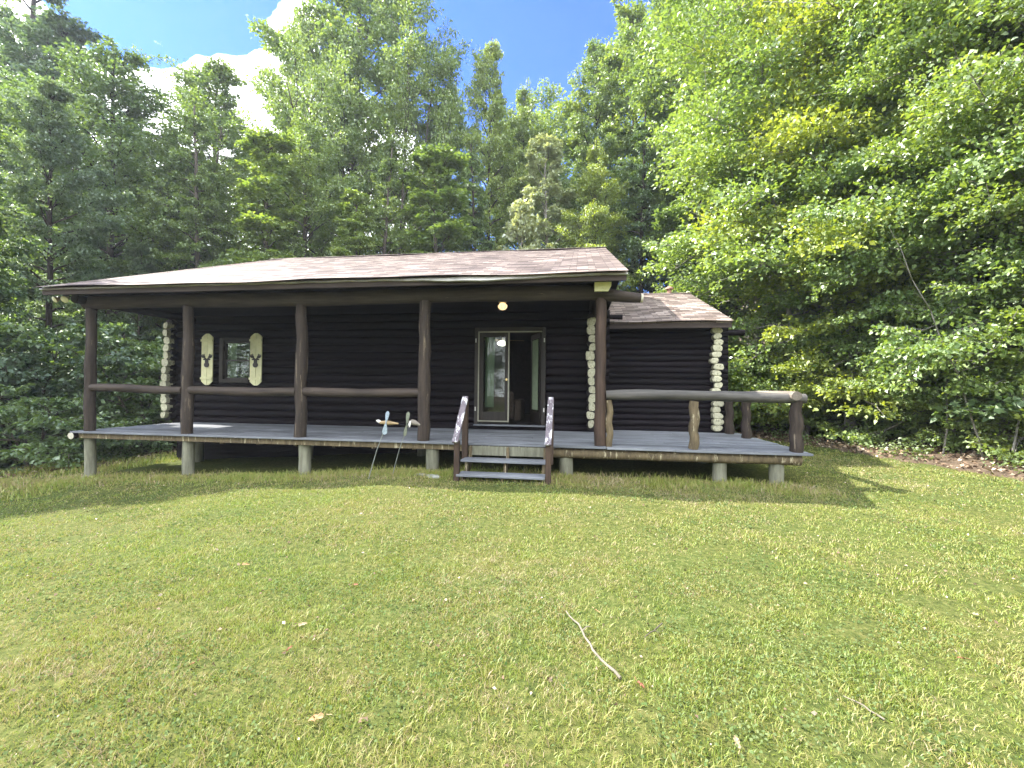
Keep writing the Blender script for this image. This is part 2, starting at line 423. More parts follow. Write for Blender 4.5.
def build_lawn():
    rng = np.random.default_rng(5); VV = []; FF = []; k = 0
    for n, r0, r1, h, w in ((240000, .9, 4.0, .026, .0038), (240000, 4.0, 8.0, .026, .0054), (200000, 8.0, 13.5, .026, .0085), (60000, 13.5, 24, .05, .018)):
        x, y = polar(n, r0, r1, rng)
        lm = lawn_mask(x, y); keep = (rng.uniform(0, 1, n) < lm) & ~under_deck(x, y)
        keep &= rng.uniform(0, 1, n) < -.05 + .9 * val_noise(x, y, .11, 3) + .6 * val_noise(x, y, .45, 13)
        x, y = x[keep], y[keep]
        hh = h * (.3 + .8 * val_noise(x, y, .14, 9) + .6 * val_noise(x, y, .5, 19)) * (1 + .9 * np.exp(-((y + .1) / .5) ** 2) * (x < 13.3))
        V, F = blades(x, y, hh, w, rng); VV.append(V); FF.append(F + k); k += len(V)
    # tufts in the shade along the porch front and at the wood's edge
    n = 16000
    x = rng.uniform(-3, 13.4, n); y = -.15 + rng.normal(0, .28, n)
    V, F = blades(x, y, .085 * (.5 + val_noise(x, y, .4, 21)), .008, rng, 1.0); VV.append(V); FF.append(F + k); k += len(V)
    n = 26000
    x = rng.uniform(-9, 1.0, n); y = rng.uniform(-5, 4, n); keep = ~under_deck(x, y) & (rng.uniform(0, 1, n) < .35 + .65 * (val_noise(x, y, .8, 31) > .5)); x, y = x[keep], y[keep]
    V, F = blades(x, y, .12 * (.5 + val_noise(x, y, .6, 22)), .014, rng, 1.0); VV.append(V); FF.append(F + k); k += len(V)
    o = link('grass', np_mesh('grass', np.concatenate(VV), np.concatenate(FF), M['grass']))
    tag(o, 'short yellow green mown grass covering the sloping lawn', 'grass', kind='stuff')
    # clover and broad weeds: small cupped leaves in patches
    VV = []; FF = []; k = 0
    for n, r0, r1, s in ((46000, .9, 4.5, .015), (50000, 4.5, 9, .022), (26000, 9, 15, .034)):
        x, y = polar(n, r0, r1, rng); nz = val_noise(x, y, .55, 77) * .6 + val_noise(x, y, .16, 78) * .4
        keep = (rng.uniform(0, 1, n) < np.clip((nz - .46) * 5, .05, 1)) & (rng.uniform(0, 1, n) < lawn_mask(x, y)) & ~under_deck(x, y)
        x, y = x[keep], y[keep]; m = len(x)
        z = terrain(x, y) + rng.uniform(.010, .036, m)
        V, F = leaf_quads(np.stack([x, y, z], -1), rng, s * rng.uniform(.5, 1.3, m), up=1.0, tilt=.75, asp=.85); VV.append(V); FF.append(F + k); k += len(V)
    o = link('clover', np_mesh('clover', np.concatenate(VV), np.concatenate(FF), M['clover']))
    tag(o, 'patches of small round clover leaves growing through the lawn', 'clover', kind='stuff')
def leaf_quads(P, rng, size, up=1.0, tilt=.5, asp=.62, dirs=None, curl=.18):
    """one pointed, slightly folded leaf (4-vertex diamond) per point"""
    n = len(P)
    nrm = rng.normal(0, tilt, (n, 3)); nrm[:, 2] += up
    nrm /= np.linalg.norm(nrm, axis=1)[:, None]
    if dirs is None:
        a = rng.uniform(0, 2 * PI, n); dirs = np.stack([np.cos(a), np.sin(a), 0 * a], -1)
    d = dirs - nrm * np.sum(dirs * nrm, 1)[:, None]; d /= np.linalg.norm(d, axis=1)[:, None] + 1e-9
    s = np.cross(nrm, d); size = np.asarray(size).reshape(-1, 1) * np.ones((n, 1))
    V = np.empty((n, 4, 3))
    V[:, 0] = P; V[:, 1] = P + d * size * .45 + s * size * asp / 2 + nrm * size * curl
    V[:, 2] = P + d * size - nrm * size * curl * .6; V[:, 3] = P + d * size * .45 - s * size * asp / 2 + nrm * size * curl
    F = np.arange(n)[:, None] * 4 + np.array([[0, 1, 2, 3]])
    return V.reshape(-1, 3), F
build_lawn()

def build_litter():
    rng = np.random.default_rng(8); n = 60000
    x = rng.uniform(-12, 24, n); y = rng.uniform(-3, 20, n)
    lm = lawn_mask(x, y); keep = (rng.uniform(0, 1, n) > lm * 1.02) & ~under_deck(x, y) & ((x > 12.9) | (rng.uniform(0, 1, n) < .35))
    x, y = x[keep], y[keep]; P = np.stack([x, y, terrain(x, y) + rng.uniform(.005, .05, len(x))], -1)
    V, F = leaf_quads(P, rng, rng.uniform(.05, .12, len(x)), 1.0, .5, .7)
    n = 4200; xs_, ys_ = polar(n, 1.2, 14, rng); kp = (lawn_mask(xs_, ys_) > .5) & ~under_deck(xs_, ys_); xs_, ys_ = xs_[kp], ys_[kp]
    P2 = np.stack([xs_, ys_, terrain(xs_, ys_) + rng.uniform(.008, .028, len(xs_))], -1)
    V2, F2 = leaf_quads(P2, rng, rng.uniform(.008, .032, len(xs_)), 1.0, .7, .7); F = np.concatenate([F, F2 + len(V)]); V = np.concatenate([V, V2])
    o = link('leaf_litter', np_mesh('leaf_litter', V, F, M['litter']))
    tag(o, 'brown dry leaves under the trees, with scattered scraps on the lawn', 'leaf litter', kind='stuff')
build_litter()

# ------------------------------------------------------------------ CABIN
D, W = 2.54, 3.257           # main and wing front wall planes
cabin = empty('log_cabin', (0, 0, 0), 'dark brown log cabin with a long covered porch, low shingled roofs and a side wing', 'cabin')

def wall_main():
    mb = MB(); r = random.Random(3)
    gaps = [(.83, 1.57, 1.10, 2.04), (7.36, 8.86, .12, 2.24)]
    k = 0
    for i in range(15):
        z = .05 + i * .182; segs = [(-.62, 10.32)]
        for gx0, gx1, gz0, gz1 in gaps:
            if z > gz0 - .05 and z < gz1 + .05:
                ns = []
                for a, b in segs:
                    if gx0 > a and gx1 < b: ns += [(a, gx0), (gx1, b)]
                    else: ns.append((a, b))
                segs = ns
        for a, b in segs: log_x(mb, a, b, D + .11, z, .102, 14, .02, rng=r)
    wall = mb.build('wall', M['stain'], cabin)
    # side walls as stacked logs running to the back
    mb = MB()
    for i in range(14):
        z = .14 + i * .182
        log_y(mb, -.62, D - .12, 11.8, z, .102, 10, .02, 2.0, rng=r); log_y(mb, 9.93, D - .12, 11.8, z, .102, 10, .02, 2.0, rng=r)
    for gx in (-.62, 9.93):   # boarded gable over each side wall
        mb.add([(gx - .06, .6, 2.62), (gx - .06, 11.8, 2.62), (gx - .06, 5.9, 5.0), (gx + .06, .6, 2.62), (gx + .06, 11.8, 2.62), (gx + .06, 5.9, 5.0)],
               [(0, 2, 1), (3, 4, 5), (0, 3, 5, 2), (1, 2, 5, 4), (0, 1, 4, 3)])
    mb.box(-.55, 9.9, 11.62, 11.8, -.3, 2.72)
    mb.build('side_wall', M['stain_y'], cabin)
    # painted ends of the side wall logs, one by one
    for gx, n, z0, z1 in ((9.93, 13, .19, 2.40), (-.62, 13, .19, 2.43)):
        for i in range(n):
            z = z0 + (z1 - z0) * i / (n - 1); e = MB()
            rr = .088 * r.uniform(.86, 1.12); dx = r.uniform(-.035, .035)
            if (gx > 0 and i == 8): dx = -.06; rr = .11
            yy = D - .12 - r.uniform(.06, .13)
            xs = 1.0 + r.uniform(-.12, .12)
            pts = []
            for j in range(14):
                a = 2 * PI * j / 14; q = rr * (1 + .10 * math.sin(2 * a + i * 2.1) + .06 * math.sin(3 * a + i))
                ca, sa = math.cos(a), math.sin(a); sq = 1 / (abs(ca) ** 3 + abs(sa) ** 3) ** (1 / 3)
                pts.append((gx + dx * .6 + ca * q * xs * .88 * sq, max(-.0915, min(.0915, sa * q * sq * 1.02))))
            vs = [(px, yy, z + pz) for px, pz in pts] + [(px, D - .05, z + pz) for px, pz in pts]
            fs = [tuple(range(14))] + [(j, j + 14, (j + 1) % 14 + 14, (j + 1) % 14) for j in range(14)]
            e.add(vs, fs)
            o = e.build('log_end', M['cream_end'], wall); o['label'] = 'cream painted cut end of a wall log'
    # wing
    mb = MB(); r = random.Random(9)
    for i in range(18):
        log_x(mb, 10.06, 13.0, W + .08, .03 + i * .137, .079, 12, .02, rng=r)
    # short crossing ends of the main wall seen beside the wing
    wing = mb.build('wing_wall', M['stain'], cabin)
    mb = MB()
    for i in range(18):
        log_y(mb, 12.72, W - .1, 10.3, .098 + i * .137, .079, 10, .02, 2.0, rng=r)
    mb.add([(12.66, 3.3, 2.4), (12.66, 10.1, 2.4), (12.66, 6.7, 3.78), (12.78, 3.3, 2.4), (12.78, 10.1, 2.4), (12.78, 6.7, 3.78)],
           [(0, 2, 1), (3, 4, 5), (0, 3, 5, 2), (1, 2, 5, 4), (0, 1, 4, 3)])
    mb.box(9.95, 12.7, 10.15, 10.3, -.3, 2.45)
    mb.build('wing_side_wall', M['stain_y'], cabin)
    for i in range(17):
        z = .10 + i * .137; e = MB(); rr = .074 * r.uniform(.9, 1.1); dx = r.uniform(-.03, .03)
        if i == 11: dx = -.07
        wd = r.uniform(1.25, 1.6)
        yy = W - .12 - r.uniform(.04, .09); pts = []
        for j in range(16):
            a = 2 * PI * j / 16; q = rr * (1 + .06 * math.sin(2 * a + i * 1.7) + .05 * math.sin(3 * a + i))
            ca, sa = math.cos(a), math.sin(a); sq = 1 / (abs(ca) ** 2.6 + abs(sa) ** 2.6) ** (1 / 2.6)
            pts.append((12.72 + dx + ca * q * wd * .92 * sq, max(-.068, min(.068, sa * q * sq))))
        vs = [(px, yy, z + pz) for px, pz in pts] + [(px * .99 + 12.72 * .01, yy - .012, z + pz * .7) for px, pz in pts] + [(px, W - .02, z + pz) for px, pz in pts]
        fs = [tuple(range(16, 32))] + [(j + 16, j, (j + 1) % 16, (j + 1) % 16 + 16) for j in range(16)] + [(j, j + 32, (j + 1) % 16 + 32, (j + 1) % 16) for j in range(16)]
        e.add(vs, fs)
        o = e.build('log_end', M['cream_end'], wing); o['label'] = 'mossy cream painted cut end of a wing wall log'
    # foundation skirt in the dark under the floor
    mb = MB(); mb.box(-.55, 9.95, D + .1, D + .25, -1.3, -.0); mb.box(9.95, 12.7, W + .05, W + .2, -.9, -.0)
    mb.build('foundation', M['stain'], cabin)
    # interior room
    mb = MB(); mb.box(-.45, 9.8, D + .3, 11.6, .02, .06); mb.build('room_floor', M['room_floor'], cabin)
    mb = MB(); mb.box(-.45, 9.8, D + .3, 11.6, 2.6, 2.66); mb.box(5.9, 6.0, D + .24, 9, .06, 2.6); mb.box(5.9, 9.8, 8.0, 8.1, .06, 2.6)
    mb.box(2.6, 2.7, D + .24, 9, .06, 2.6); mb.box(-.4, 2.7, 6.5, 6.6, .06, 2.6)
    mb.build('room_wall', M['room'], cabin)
wall_main()

def roof(x0, x1, ye, ze, yr, zr, name='roof', thick=.052):
    """two slopes; front slope has slightly uneven shingle courses"""
    mb = MB(); rr = random.Random(int(x1 * 10)); n = 40
    dy, dz = yr - ye, zr - ze; Ln = math.hypot(dy, dz); ny_, nz_ = -dz / Ln, dy / Ln
    nc = int(Ln / .135)
    xs = steps(x0, x1, n)
    for side in (1, -1):
        yb = 2 * yr - ye
        def pt(x, s, h):
            y = ye + dy * s if side == 1 else yb - dy * s
            return (x, y + (ny_ if side == 1 else -ny_) * h, ze + dz * s + nz_ * h)
        for c in range(nc):
            s0, s1 = c / nc, min(1.0, (c + 1) / nc + .0)
            ext = -.02 if c == 0 else 0
            jit = [rr.uniform(-.004, .004) for _ in xs]
            sag = [.012 * math.sin(x * 1.1 + 1) + .008 * math.sin(x * 2.7) for x in xs]
            lo = [pt(x, s0 + ext + j / Ln, .0045 + g) for x, j, g in zip(xs, jit, sag)]
            lo2 = [pt(x, s0 + ext + j / Ln, .0 + g) for x, j, g in zip(xs, jit, sag)]
            hi = [pt(x, s1, .0015 + g) for x, g in zip(xs, sag)]
            vs = lo + hi + lo2; fs = []
            for i in range(n - 1):
                f1 = (i, i + 1, n + i + 1, n + i); f2 = (2 * n + i, 2 * n + i + 1, i + 1, i)
                fs += [f1 if side == 1 else f1[::-1], f2 if side == 1 else f2[::-1]]
            mb.add(vs, fs)
        # slab below
        a = [pt(x0, 0, -.030), pt(x1, 0, -.030), pt(x1, 1, -.030), pt(x0, 1, -.030), pt(x0, 0, -thick), pt(x1, 0, -thick), pt(x1, 1, -thick), pt(x0, 1, -thick)]
        mb.add(a, [(0, 1, 2, 3), (4, 7, 6, 5), (0, 4, 5, 1), (2, 6, 7, 3), (0, 3, 7, 4), (1, 5, 6, 2)])
    o = mb.build(name, M['shingle'], cabin)
    cap = MB()
    k = int((x1 - x0) / .28)
    for i in range(k):
        a, b = x0 + (x1 - x0) * i / k, x0 + (x1 - x0) * (i + 1) / k + .03
        for sg in (1, -1):
            cap.add([(a, yr, zr + .035), (b, yr, zr + .025), (b, yr - sg * .14, zr - .14 * dz / dy + .028), (a, yr - sg * .14, zr - .14 * dz / dy + .036)], [(0, 1, 2, 3)])
    cap.build('ridge_cap', M['shingle'], o)
    return o
XL, XR, YE, ZE, YR, ZR = -.42, 10.39, -.45, 2.775, 5.9, 5.11
r1 = roof(XL, XR, YE, ZE, YR, ZR)
r2 = roof(9.99, 12.95, 2.8, 2.47, 6.7, 3.88)
def trims():
    mb = MB()   # front fascia with rake boards
    mb.box(XL + .02, XR - .02, YE + .01, YE + .05, ZE - .16, ZE - .052)
    sl = (ZR - ZE) / (YR - YE)
    for gx in (XL + .01, XR - .05):
        for sgn, y0, y1 in ((1, YE + .05, YR), (-1, 2 * YR - YE - .05, YR)):
            z0 = ZE + .05 * sl - .055; z1 = ZR - .055
            mb.add([(gx, y0, z0), (gx + .04, y0, z0), (gx + .04, y1, z1), (gx, y1, z1), (gx, y0, z0 - .12), (gx + .04, y0, z0 - .12), (gx + .04, y1, z1 - .12), (gx, y1, z1 - .12)],
                   [(0, 1, 2, 3), (4, 7, 6, 5), (0, 4, 5, 1), (2, 6, 7, 3), (0, 3, 7, 4), (1, 5, 6, 2)])
    mb.build('fascia', M['fascia'], r1)
    # light metal strip along the eave, sagging loose to the right of the middle
    mb = MB(); xs = steps(XL, XR, 90); vs = []; fs = []
    for i, x in enumerate(xs):
        b = math.exp(-((x - 8.1) / 1.15) ** 2); jx = .004 * math.sin(x * 9)
        zt = ZE - .048 - .012 * b + jx; zb = zt - .022 - .045 * b; yy = YE - .022 - .035 * b
        vs += [(x, yy, zt), (x, yy - .01 - .03 * b, zb), (x, yy + .03, zb - .004)]
    for i in range(len(xs) - 1):
        a = i * 3; fs += [(a, a + 1, a + 4, a + 3), (a + 1, a + 2, a + 5, a + 4)]
    mb.add(vs, fs); o = mb.build('eave_trim', M['metal'], r1)
    o['label'] = 'pale metal eave strip, hanging loose over the door'
    # porch ceiling boards
    mb = MB()
    y = YE + .06
    while y < D + .1:
        mb.box(-.60 if y > .3 else XL + .05, 10.30, y, y + .145, 2.708, 2.728); y += .15
    mb.build('porch_ceiling', M['stain'], r1)
    # beams: long plate log on the posts
    mb = MB(); r = random.Random(5)
    mb.tube([(x, .12 + r.uniform(-.01, .01), 2.56 + .01 * math.sin(x) - .0 * x) for x in steps(-.12, 9.86, 15)], [.135 + r.uniform(-.006, .006) for _ in range(15)], 14, .02, rng=r)
    mb.tube([(9.86, .12, 2.56), (10.2, .12, 2.50), (10.45, .13, 2.47), (10.66, .14, 2.45)], [.125, .10, .09, .078], 14, .04, rng=r)
    b = mb.build('porch_beam', M['beam'], cabin)
    mb = MB(); mb.tube([(10.665, .14, 2.45), (10.70, .14, 2.447)], [.078, .07], 12); e = mb.build('log_end', M['cut_end'], b); e['label'] = 'pale cut end of the front beam log'
    # depthwise plate log with painted end
    mb = MB()
    for gx in (10.02, -.05):
        mb = MB(); log_y(mb, gx, -.16, D, 2.60, .09, 12, .03, rng=r); mb.build('cross_beam', M['stain_y'], cabin)
    mb = MB(); mb.add([(9.90, -.19, 2.515), (10.12, -.19, 2.515), (10.165, -.19, 2.60), (10.165, -.19, 2.655), (9.90, -.19, 2.655), (9.90, -.12, 2.515), (10.12, -.12, 2.515), (10.165, -.12, 2.60), (10.165, -.12, 2.655), (9.90, -.12, 2.655)],
                        [(0, 1, 2, 3, 4), (5, 9, 8, 7, 6), (0, 5, 6, 1), (1, 6, 7, 2), (2, 7, 8, 3), (3, 8, 9, 4), (4, 9, 5, 0)])
    e = mb.build('beam_end', M['cream'], cabin); e['label'] = 'yellow painted block on top of the rightmost porch post'
    # stub ends of wall plates
    mb = MB(); log_x(mb, 10.15, 10.60, D + .1, 2.545, .055, 10, rng=r); mb.build('plate_log', M['stain'], cabin)
    mb = MB(); log_x(mb, 12.9, 13.4, W + .2, 2.28, .075, 10, rng=r)
    mb.build('plate_log', M['stain'], cabin)
    # wing fascia
    mb = MB(); mb.box(10.02, 12.93, 2.81, 2.845, 2.31, 2.417); mb.box(10.1, 12.8, 2.85, W, 2.395, 2.41)
    sl = (3.88 - 2.47) / 3.9
    for sgn, y0, y1 in ((1, 2.85, 6.7), (-1, 10.55, 6.7)):
        z0 = 2.47 + .05 * sl - .055; z1 = 3.88 - .055; gx = 12.90
        mb.add([(gx, y0, z0), (gx + .04, y0, z0), (gx + .04, y1, z1), (gx, y1, z1), (gx, y0, z0 - .11), (gx + .04, y0, z0 - .11), (gx + .04, y1, z1 - .11), (gx, y1, z1 - .11)],
               [(0, 1, 2, 3), (4, 7, 6, 5), (0, 4, 5, 1), (2, 6, 7, 3), (0, 3, 7, 4), (1, 5, 6, 2)])
    mb.build('fascia', M['fascia'], r2)
    mb = MB(); mb.tube([(12.36, 6.72, 3.80), (12.36, 6.72, 4.02)], .07, 12); mb.tube([(12.36, 6.72, 4.02), (12.36, 6.72, 4.06), (12.36, 6.72, 4.12)], [.13, .12, .02], 12)
    mb.build('vent_pipe', M['vent'], r2)
trims()

def deck():
    mb = MB(); r = random.Random(21)
    y = -.03; i = 0
    while y < D + .05:
        cuts = [-.28 + r.uniform(-.03, .01), 2.1 + (i % 3) * .9, 5.2 + ((i * 2) % 3) * .8, 7.9 + (i % 2) * .9, 10.12]
        if i == 0: cuts = [-.27, 2.4, 4.9, 7.1, 10.12]
        for a, b in zip(cuts, cuts[1:]):
            dz = r.uniform(-.004, .004)
            mb.box(a + .002, b - .002, y, y + .136, -.036 + dz, 0 + dz, .005)
        y += .143; i += 1
    y = -.04; i = 0
    while y < W:
        cuts = [10.125, 11.2 + (i % 3) * .5, 13.22 + r.uniform(-.02, .03)]
        for a, b in zip(cuts, cuts[1:]):
            dz = r.uniform(-.005, .004) - .012
            mb.box(a + .002, b - .002, y, y + .136, -.036 + dz, dz, .005)
        y += .143; i += 1
    dk = mb.build('deck', M['deck'], cabin)
    # framing
    mb = MB(); mb.box(-.2, 9.2, .035, .10, -.135, -.040)
    mb.box(7.62, 9.26, .02, .034, -.15, -.040)
    for x in steps(-.1, 12.9, 18): mb.box(x - .03, x + .03, .12, 2.5, -.17, -.06)
    mb.build('rim_joist', M['bark_post'], dk)
    mb = MB(); mb.tube([(x, .10 + r.uniform(-.01, .01), -.135 + r.uniform(-.006, .004)) for x in steps(9.15, 13.08, 9)], [.082 + r.uniform(-.005, .005) for _ in range(9)], 14, .03, rng=r)
    mb.build('floor_log', M['bark_post'], dk)
    mb = MB(); log_y(mb, 13.0, .25, 3.1, -.14, .08, 12, rng=r); mb.build('floor_log', M['stain_y'], dk)
    mb = MB(); log_y(mb, -.19, -.06, 2.5, -.085, .062, 14, .03, rng=r)
    fl = mb.build('floor_log', M['stain_y'], dk)
    mb = MB(); mb.tube([(-.19, -.072, -.085), (-.19, -.058, -.085)], .064, 16, .04)
    o = mb.build('log_end', M['cut_end'], fl); o['label'] = 'pale round cut end at the left corner of the deck'
    for x, rad in ((-.05, .092), (2.2, .10), (4.64, .108), (7.11, .112), (9.45, .112), (11.92, .105), (12.77, .105)):
        g = tz(x, .18); k = 6; mb = MB(); lean = r.uniform(-.03, .03)
        mb.tube([(x + lean * (1 - t), .18 + .01 * math.sin(t * 4 + x), g - .15 + (-.13 - g + .15) * t) for t in steps(0, 1, k)], [rad * (1.02 + r.uniform(-.03, .03)) for _ in range(k)], 16, .02, rng=r)
        mb.build('support_post', M['stump'], dk)
    for x in (.5, 3.4, 6.2, 9.0, 12.2):
        mb = MB(); g = tz(x, 2.2); mb.tube([(x, 2.2, g - .1), (x, 2.2, -.16)], .12, 10); mb.build('support_post', M['stump'], dk)
deck()

def posts():
    r = random.Random(33)
    P = [(-.0, .12), (2.21, .12), (4.59, .12), (6.96, .12), (10.02, .12)]
    R_ = [.090, .098, .102, .104, .088]
    for i, ((x, y), rad) in enumerate(zip(P, R_)):
        mb = MB(); k = 12; pts = []; rs = []
        for j, t in enumerate(steps(0, 1, k)):
            b = math.sin(j * 1.9 + i * 2) * .007
            pts.append((x + b + (.012 if i < 3 else 0) * math.sin(j * 1.1), y + .01 * math.cos(j * 1.4 + i), 0.002 + 2.46 * t))
            rs.append(rad * (1.06 - .10 * t + r.uniform(-.045, .045) * (1.4 if i < 4 else .6)))
        mb.tube(pts, rs, 16, .03, rng=r, rough=.012)
        mb.build('porch_post', M['post'] if i < 4 else M['post_red'], cabin)
    rails = [(P[0], P[1], .868, .835, .085), (P[1], P[2], .83, .83, .088), (P[2], P[3], .832, .835, .088)]
    for i, (a, b, z0, z1, rad) in enumerate(rails):
        mb = MB(); k = 9
        mb.tube([(a[0] + (b[0] - a[0]) * t, .11 + .012 * math.sin(t * 5 + i), z0 + (z1 - z0) * t + .01 * math.sin(t * 6 + i)) for t in steps(.03, .97, k)],
                [rad * r.uniform(.93, 1.05) for _ in range(k)], 14, .03, rng=r, flat=.92)
        mb.build('railing', M['beam'], cabin)
    # wing railing: short knotty posts, long flattened top log
    for x, y, rad, zt, mt in ((10.17, .12, .052, .76, 'bark_post'), (11.51, .12, .074, .76, 'bark_post'), (13.04, .14, .088, .80, 'post'), (13.0, 2.15, .085, .78, 'post'), (12.95, 3.02, .085, .78, 'post')):
        mb = MB(); k = 9
        mb.tube([(x + .014 * math.sin(j * 1.7 + x), y + .01 * math.cos(j * 2.1), -.01 + (zt + .01) * t) for j, t in enumerate(steps(0, 1, k))],
                [rad * (1.08 - .1 * t + r.uniform(-.07, .07)) for t in steps(0, 1, k)], 14, .04, rng=r, rough=.02)
        mb.build('railing_post', M[mt], cabin)
    mb = MB(); k = 14
    mb.tube([(10.11 + 3.05 * t, .12 + .015 * math.sin(t * 7), .835 + .02 * math.sin(t * 4 + .5) + .01 * t) for t in steps(0, 1, k)],
            [.10 * (1 + .10 * math.sin(t * 11) + r.uniform(-.05, .05)) for t in steps(0, 1, k)], 16, .05, rng=r, flat=.82)
    o = mb.build('railing', M['rail'], cabin); o['label'] = 'thick weathered top rail log in front of the wing, paint peeling'
    mb = MB(); k = 8
    mb.tube([(12.98 - .03 * t, -.02 + 3.1 * t, .865 + .012 * math.sin(t * 5)) for t in steps(0, 1, k)], [.078 * r.uniform(.95, 1.05) for _ in range(k)], 14, .04, rng=r, flat=.9)
    mb.build('railing', M['rail_y'], cabin)
posts()

def openings():
    # window
    x0, x1, z0, z1 = .83, 1.57, 1.10, 2.04
    mb = MB(); y0, y1 = D - .02, D + .16
    mb.box(x0 - .10, x0, y0, y1, z0 - .09, z1 + .09, .008); mb.box(x1, x1 + .10, y0, y1, z0 - .09, z1 + .09, .008)
    mb.box(x0 + .001, x1 - .001, y0, y1, z1, z1 + .09, .006); mb.box(x0 + .001, x1 - .001, y0 - .03, y1, z0 - .09, z0, .006)
    w = mb.build('window', M['brown_casing'], cabin)
    mb = MB(); a = .035; ys, ye = D + .05, D + .09
    mb.box(x0, x0 + a, ys, ye, z0, z1); mb.box(x1 - a, x1, ys, ye, z0, z1)
    for zz in (z0, (z0 + z1) / 2 - a / 2, z1 - a): mb.box(x0 + a, x1 - a, ys + .002, ye - .002, zz, zz + a)
    mb.build('window_frame', M['black'], w)
    mb = MB(); mb.box(x0 + a, x1 - a, D + .066, D + .070, z0 + a, z1 - a); mb.build('pane', M['glass'], w)
    mb = MB(); c = 40
    for (ca, cb) in ((x0 + .02, x0 + .20),):
        vs = []; fs = []
        for i in range(c):
            x = ca + (cb - ca) * i / (c - 1); y = D + .22 + .018 * math.sin(i * 1.25); vs += [(x, y, z0 - .05), (x, y, z1 + .02)]
        for i in range(c - 1): fs.append((2 * i, 2 * i + 2, 2 * i + 3, 2 * i + 1))
        mb.add(vs, fs, True)
    mb.build('curtain', M['curtain'], w)
    # shutters
    for sx0, sx1 in ((.27, .585), (1.625, 1.94)):
        zb, zt = .945, 2.235; cx = (sx0 + sx1) / 2; yb = D - .06; mb = MB()
        for a, b in ((sx0, cx - .006), (cx + .006, sx1)):
            n = 7; top = []; bot = []
            for i in range(n):
                x = a + (b - a) * i / (n - 1); q = abs(x - cx) / ((sx1 - sx0) / 2)
                dr = .095 * max(0, (q - .22) / .78) ** 1.3
                top.append((x, zt - dr)); bot.append((x, zb + dr))
            vs = [(x, yb, z) for x, z in bot] + [(x, yb, z) for x, z in top] + [(x, yb + .022, z) for x, z in bot] + [(x, yb + .022, z) for x, z in top]
            fs = []
            for i in range(n - 1):
                fs += [(i, i + 1, n + i + 1, n + i), (2 * n + i, 3 * n + i, 3 * n + i + 1, 2 * n + i + 1), (n + i, n + i + 1, 3 * n + i + 1, 3 * n + i), (i, 2 * n + i, 2 * n + i + 1, i + 1)]
            fs += [(0, n, 3 * n, 2 * n), (n - 1, 3 * n - 1, 4 * n - 1, 2 * n - 1)]
            mb.add(vs, fs)
        s = mb.build('shutter', M['cream'], cabin)
        for zz in (zb + .14, zt - .20):
            mb = MB(); mb.box(sx0 - .006, sx1 + .006, yb - .032, yb - .002, zz, zz + .055, .004); mb.build('batten', M['cream'], s)
        # cut-out silhouette of an antlered animal head
        mb = MB(); zc = 1.56; yy = yb - .006; K = 1.45
        def disc(x, z, rx, rz, n=14, t=.008):
            P = [(x + math.cos(2 * PI * i / n) * rx, z + math.sin(2 * PI * i / n) * rz) for i in range(n)]
            vs = [(p[0], yy - t, p[1]) for p in P] + [(p[0], yy, p[1]) for p in P]
            mb.add(vs, [tuple(range(n))] + [(i, i + n, (i + 1) % n + n, (i + 1) % n) for i in range(n)])
        disc(cx, zc - .02, .032, .05, t=.010); disc(cx, zc - .075, .048, .045, t=.012); disc(cx - .04, zc + .02, .03, .016, t=.009); disc(cx + .04, zc + .02, .03, .016, t=.0085)
        for sg in (-1, 1):
            disc(cx + sg * .062, zc + .062, .034, .022, t=.007)
            for k in range(3):
                mb.tube([(cx + sg * (.045 + .022 * k), yy - .004, zc + .06), (cx + sg * (.055 + .024 * k), yy - .004, zc + .115 - .008 * k)], [.010, .006], 6)
            mb.tube([(cx + sg * .01, yy - .004, zc + .02), (cx + sg * .05, yy - .004, zc + .06)], .010, 6)
        mb.v = [(cx + (v[0] - cx) * K, v[1], zc + (v[2] - zc) * K) for v in mb.v]
        em = mb.build('emblem', M['black'], s); em['label'] = 'small black antlered head silhouette in the middle of the shutter'
    # doors
    dx0, dx1, dz0, dz1 = 7.36, 8.86, .14, 2.24
    mb = MB(); y0, y1 = D - .03, D + .20
    mb.box(dx0 - .06, dx0 + .03, y0, y1, dz0 - .02, dz1 + .08, .006); mb.box(dx1 - .03, dx1 + .06, y0, y1, dz0 - .02, dz1 + .08, .006)
    mb.box(dx0 + .031, dx1 - .031, y0, y1, dz1, dz1 + .08, .006)
    df = mb.build('door_frame', M['brown_casing'], cabin)
    mb = MB(); mb.box(dx0 - .06, dx1 + .06, D - .10, D + .2, dz0 - .055, dz0 - .022, .006); mb.build('threshold', M['deck'], df)
    # pale screen track: three uprights and a head rail
    mb = MB(); yy0, yy1 = D - .055, D - .033
    ml = 8.09
    mb.box(dx0 + .025, dx0 + .050, yy0, yy1, dz0 + .04, dz1 - .01); mb.box(ml - .012, ml + .016, yy0, yy1, dz0 + .04, dz1 - .01)
    mb.box(dx0 + .0505, ml - .0125, yy0 + .001, yy1, dz1 - .036, dz1 - .012); mb.box(ml + .0165, dx1 - .02, yy0 + .001, yy1, dz1 - .034, dz1 - .014)
    mb.box(dx0 + .0505, ml - .0125, yy0 + .001, yy1, dz0 + .042, dz0 + .066)
    mb.build('screen_frame', M['frame_cream'], df)
    for zz in (.42, 1.98):
        for hx in (dx0 - .045, dx1 + .02):
            mb = MB(); mb.box(hx, hx + .025, D - .043, D - .031, zz, zz + .09); mb.build('hinge', M['metal'], df)
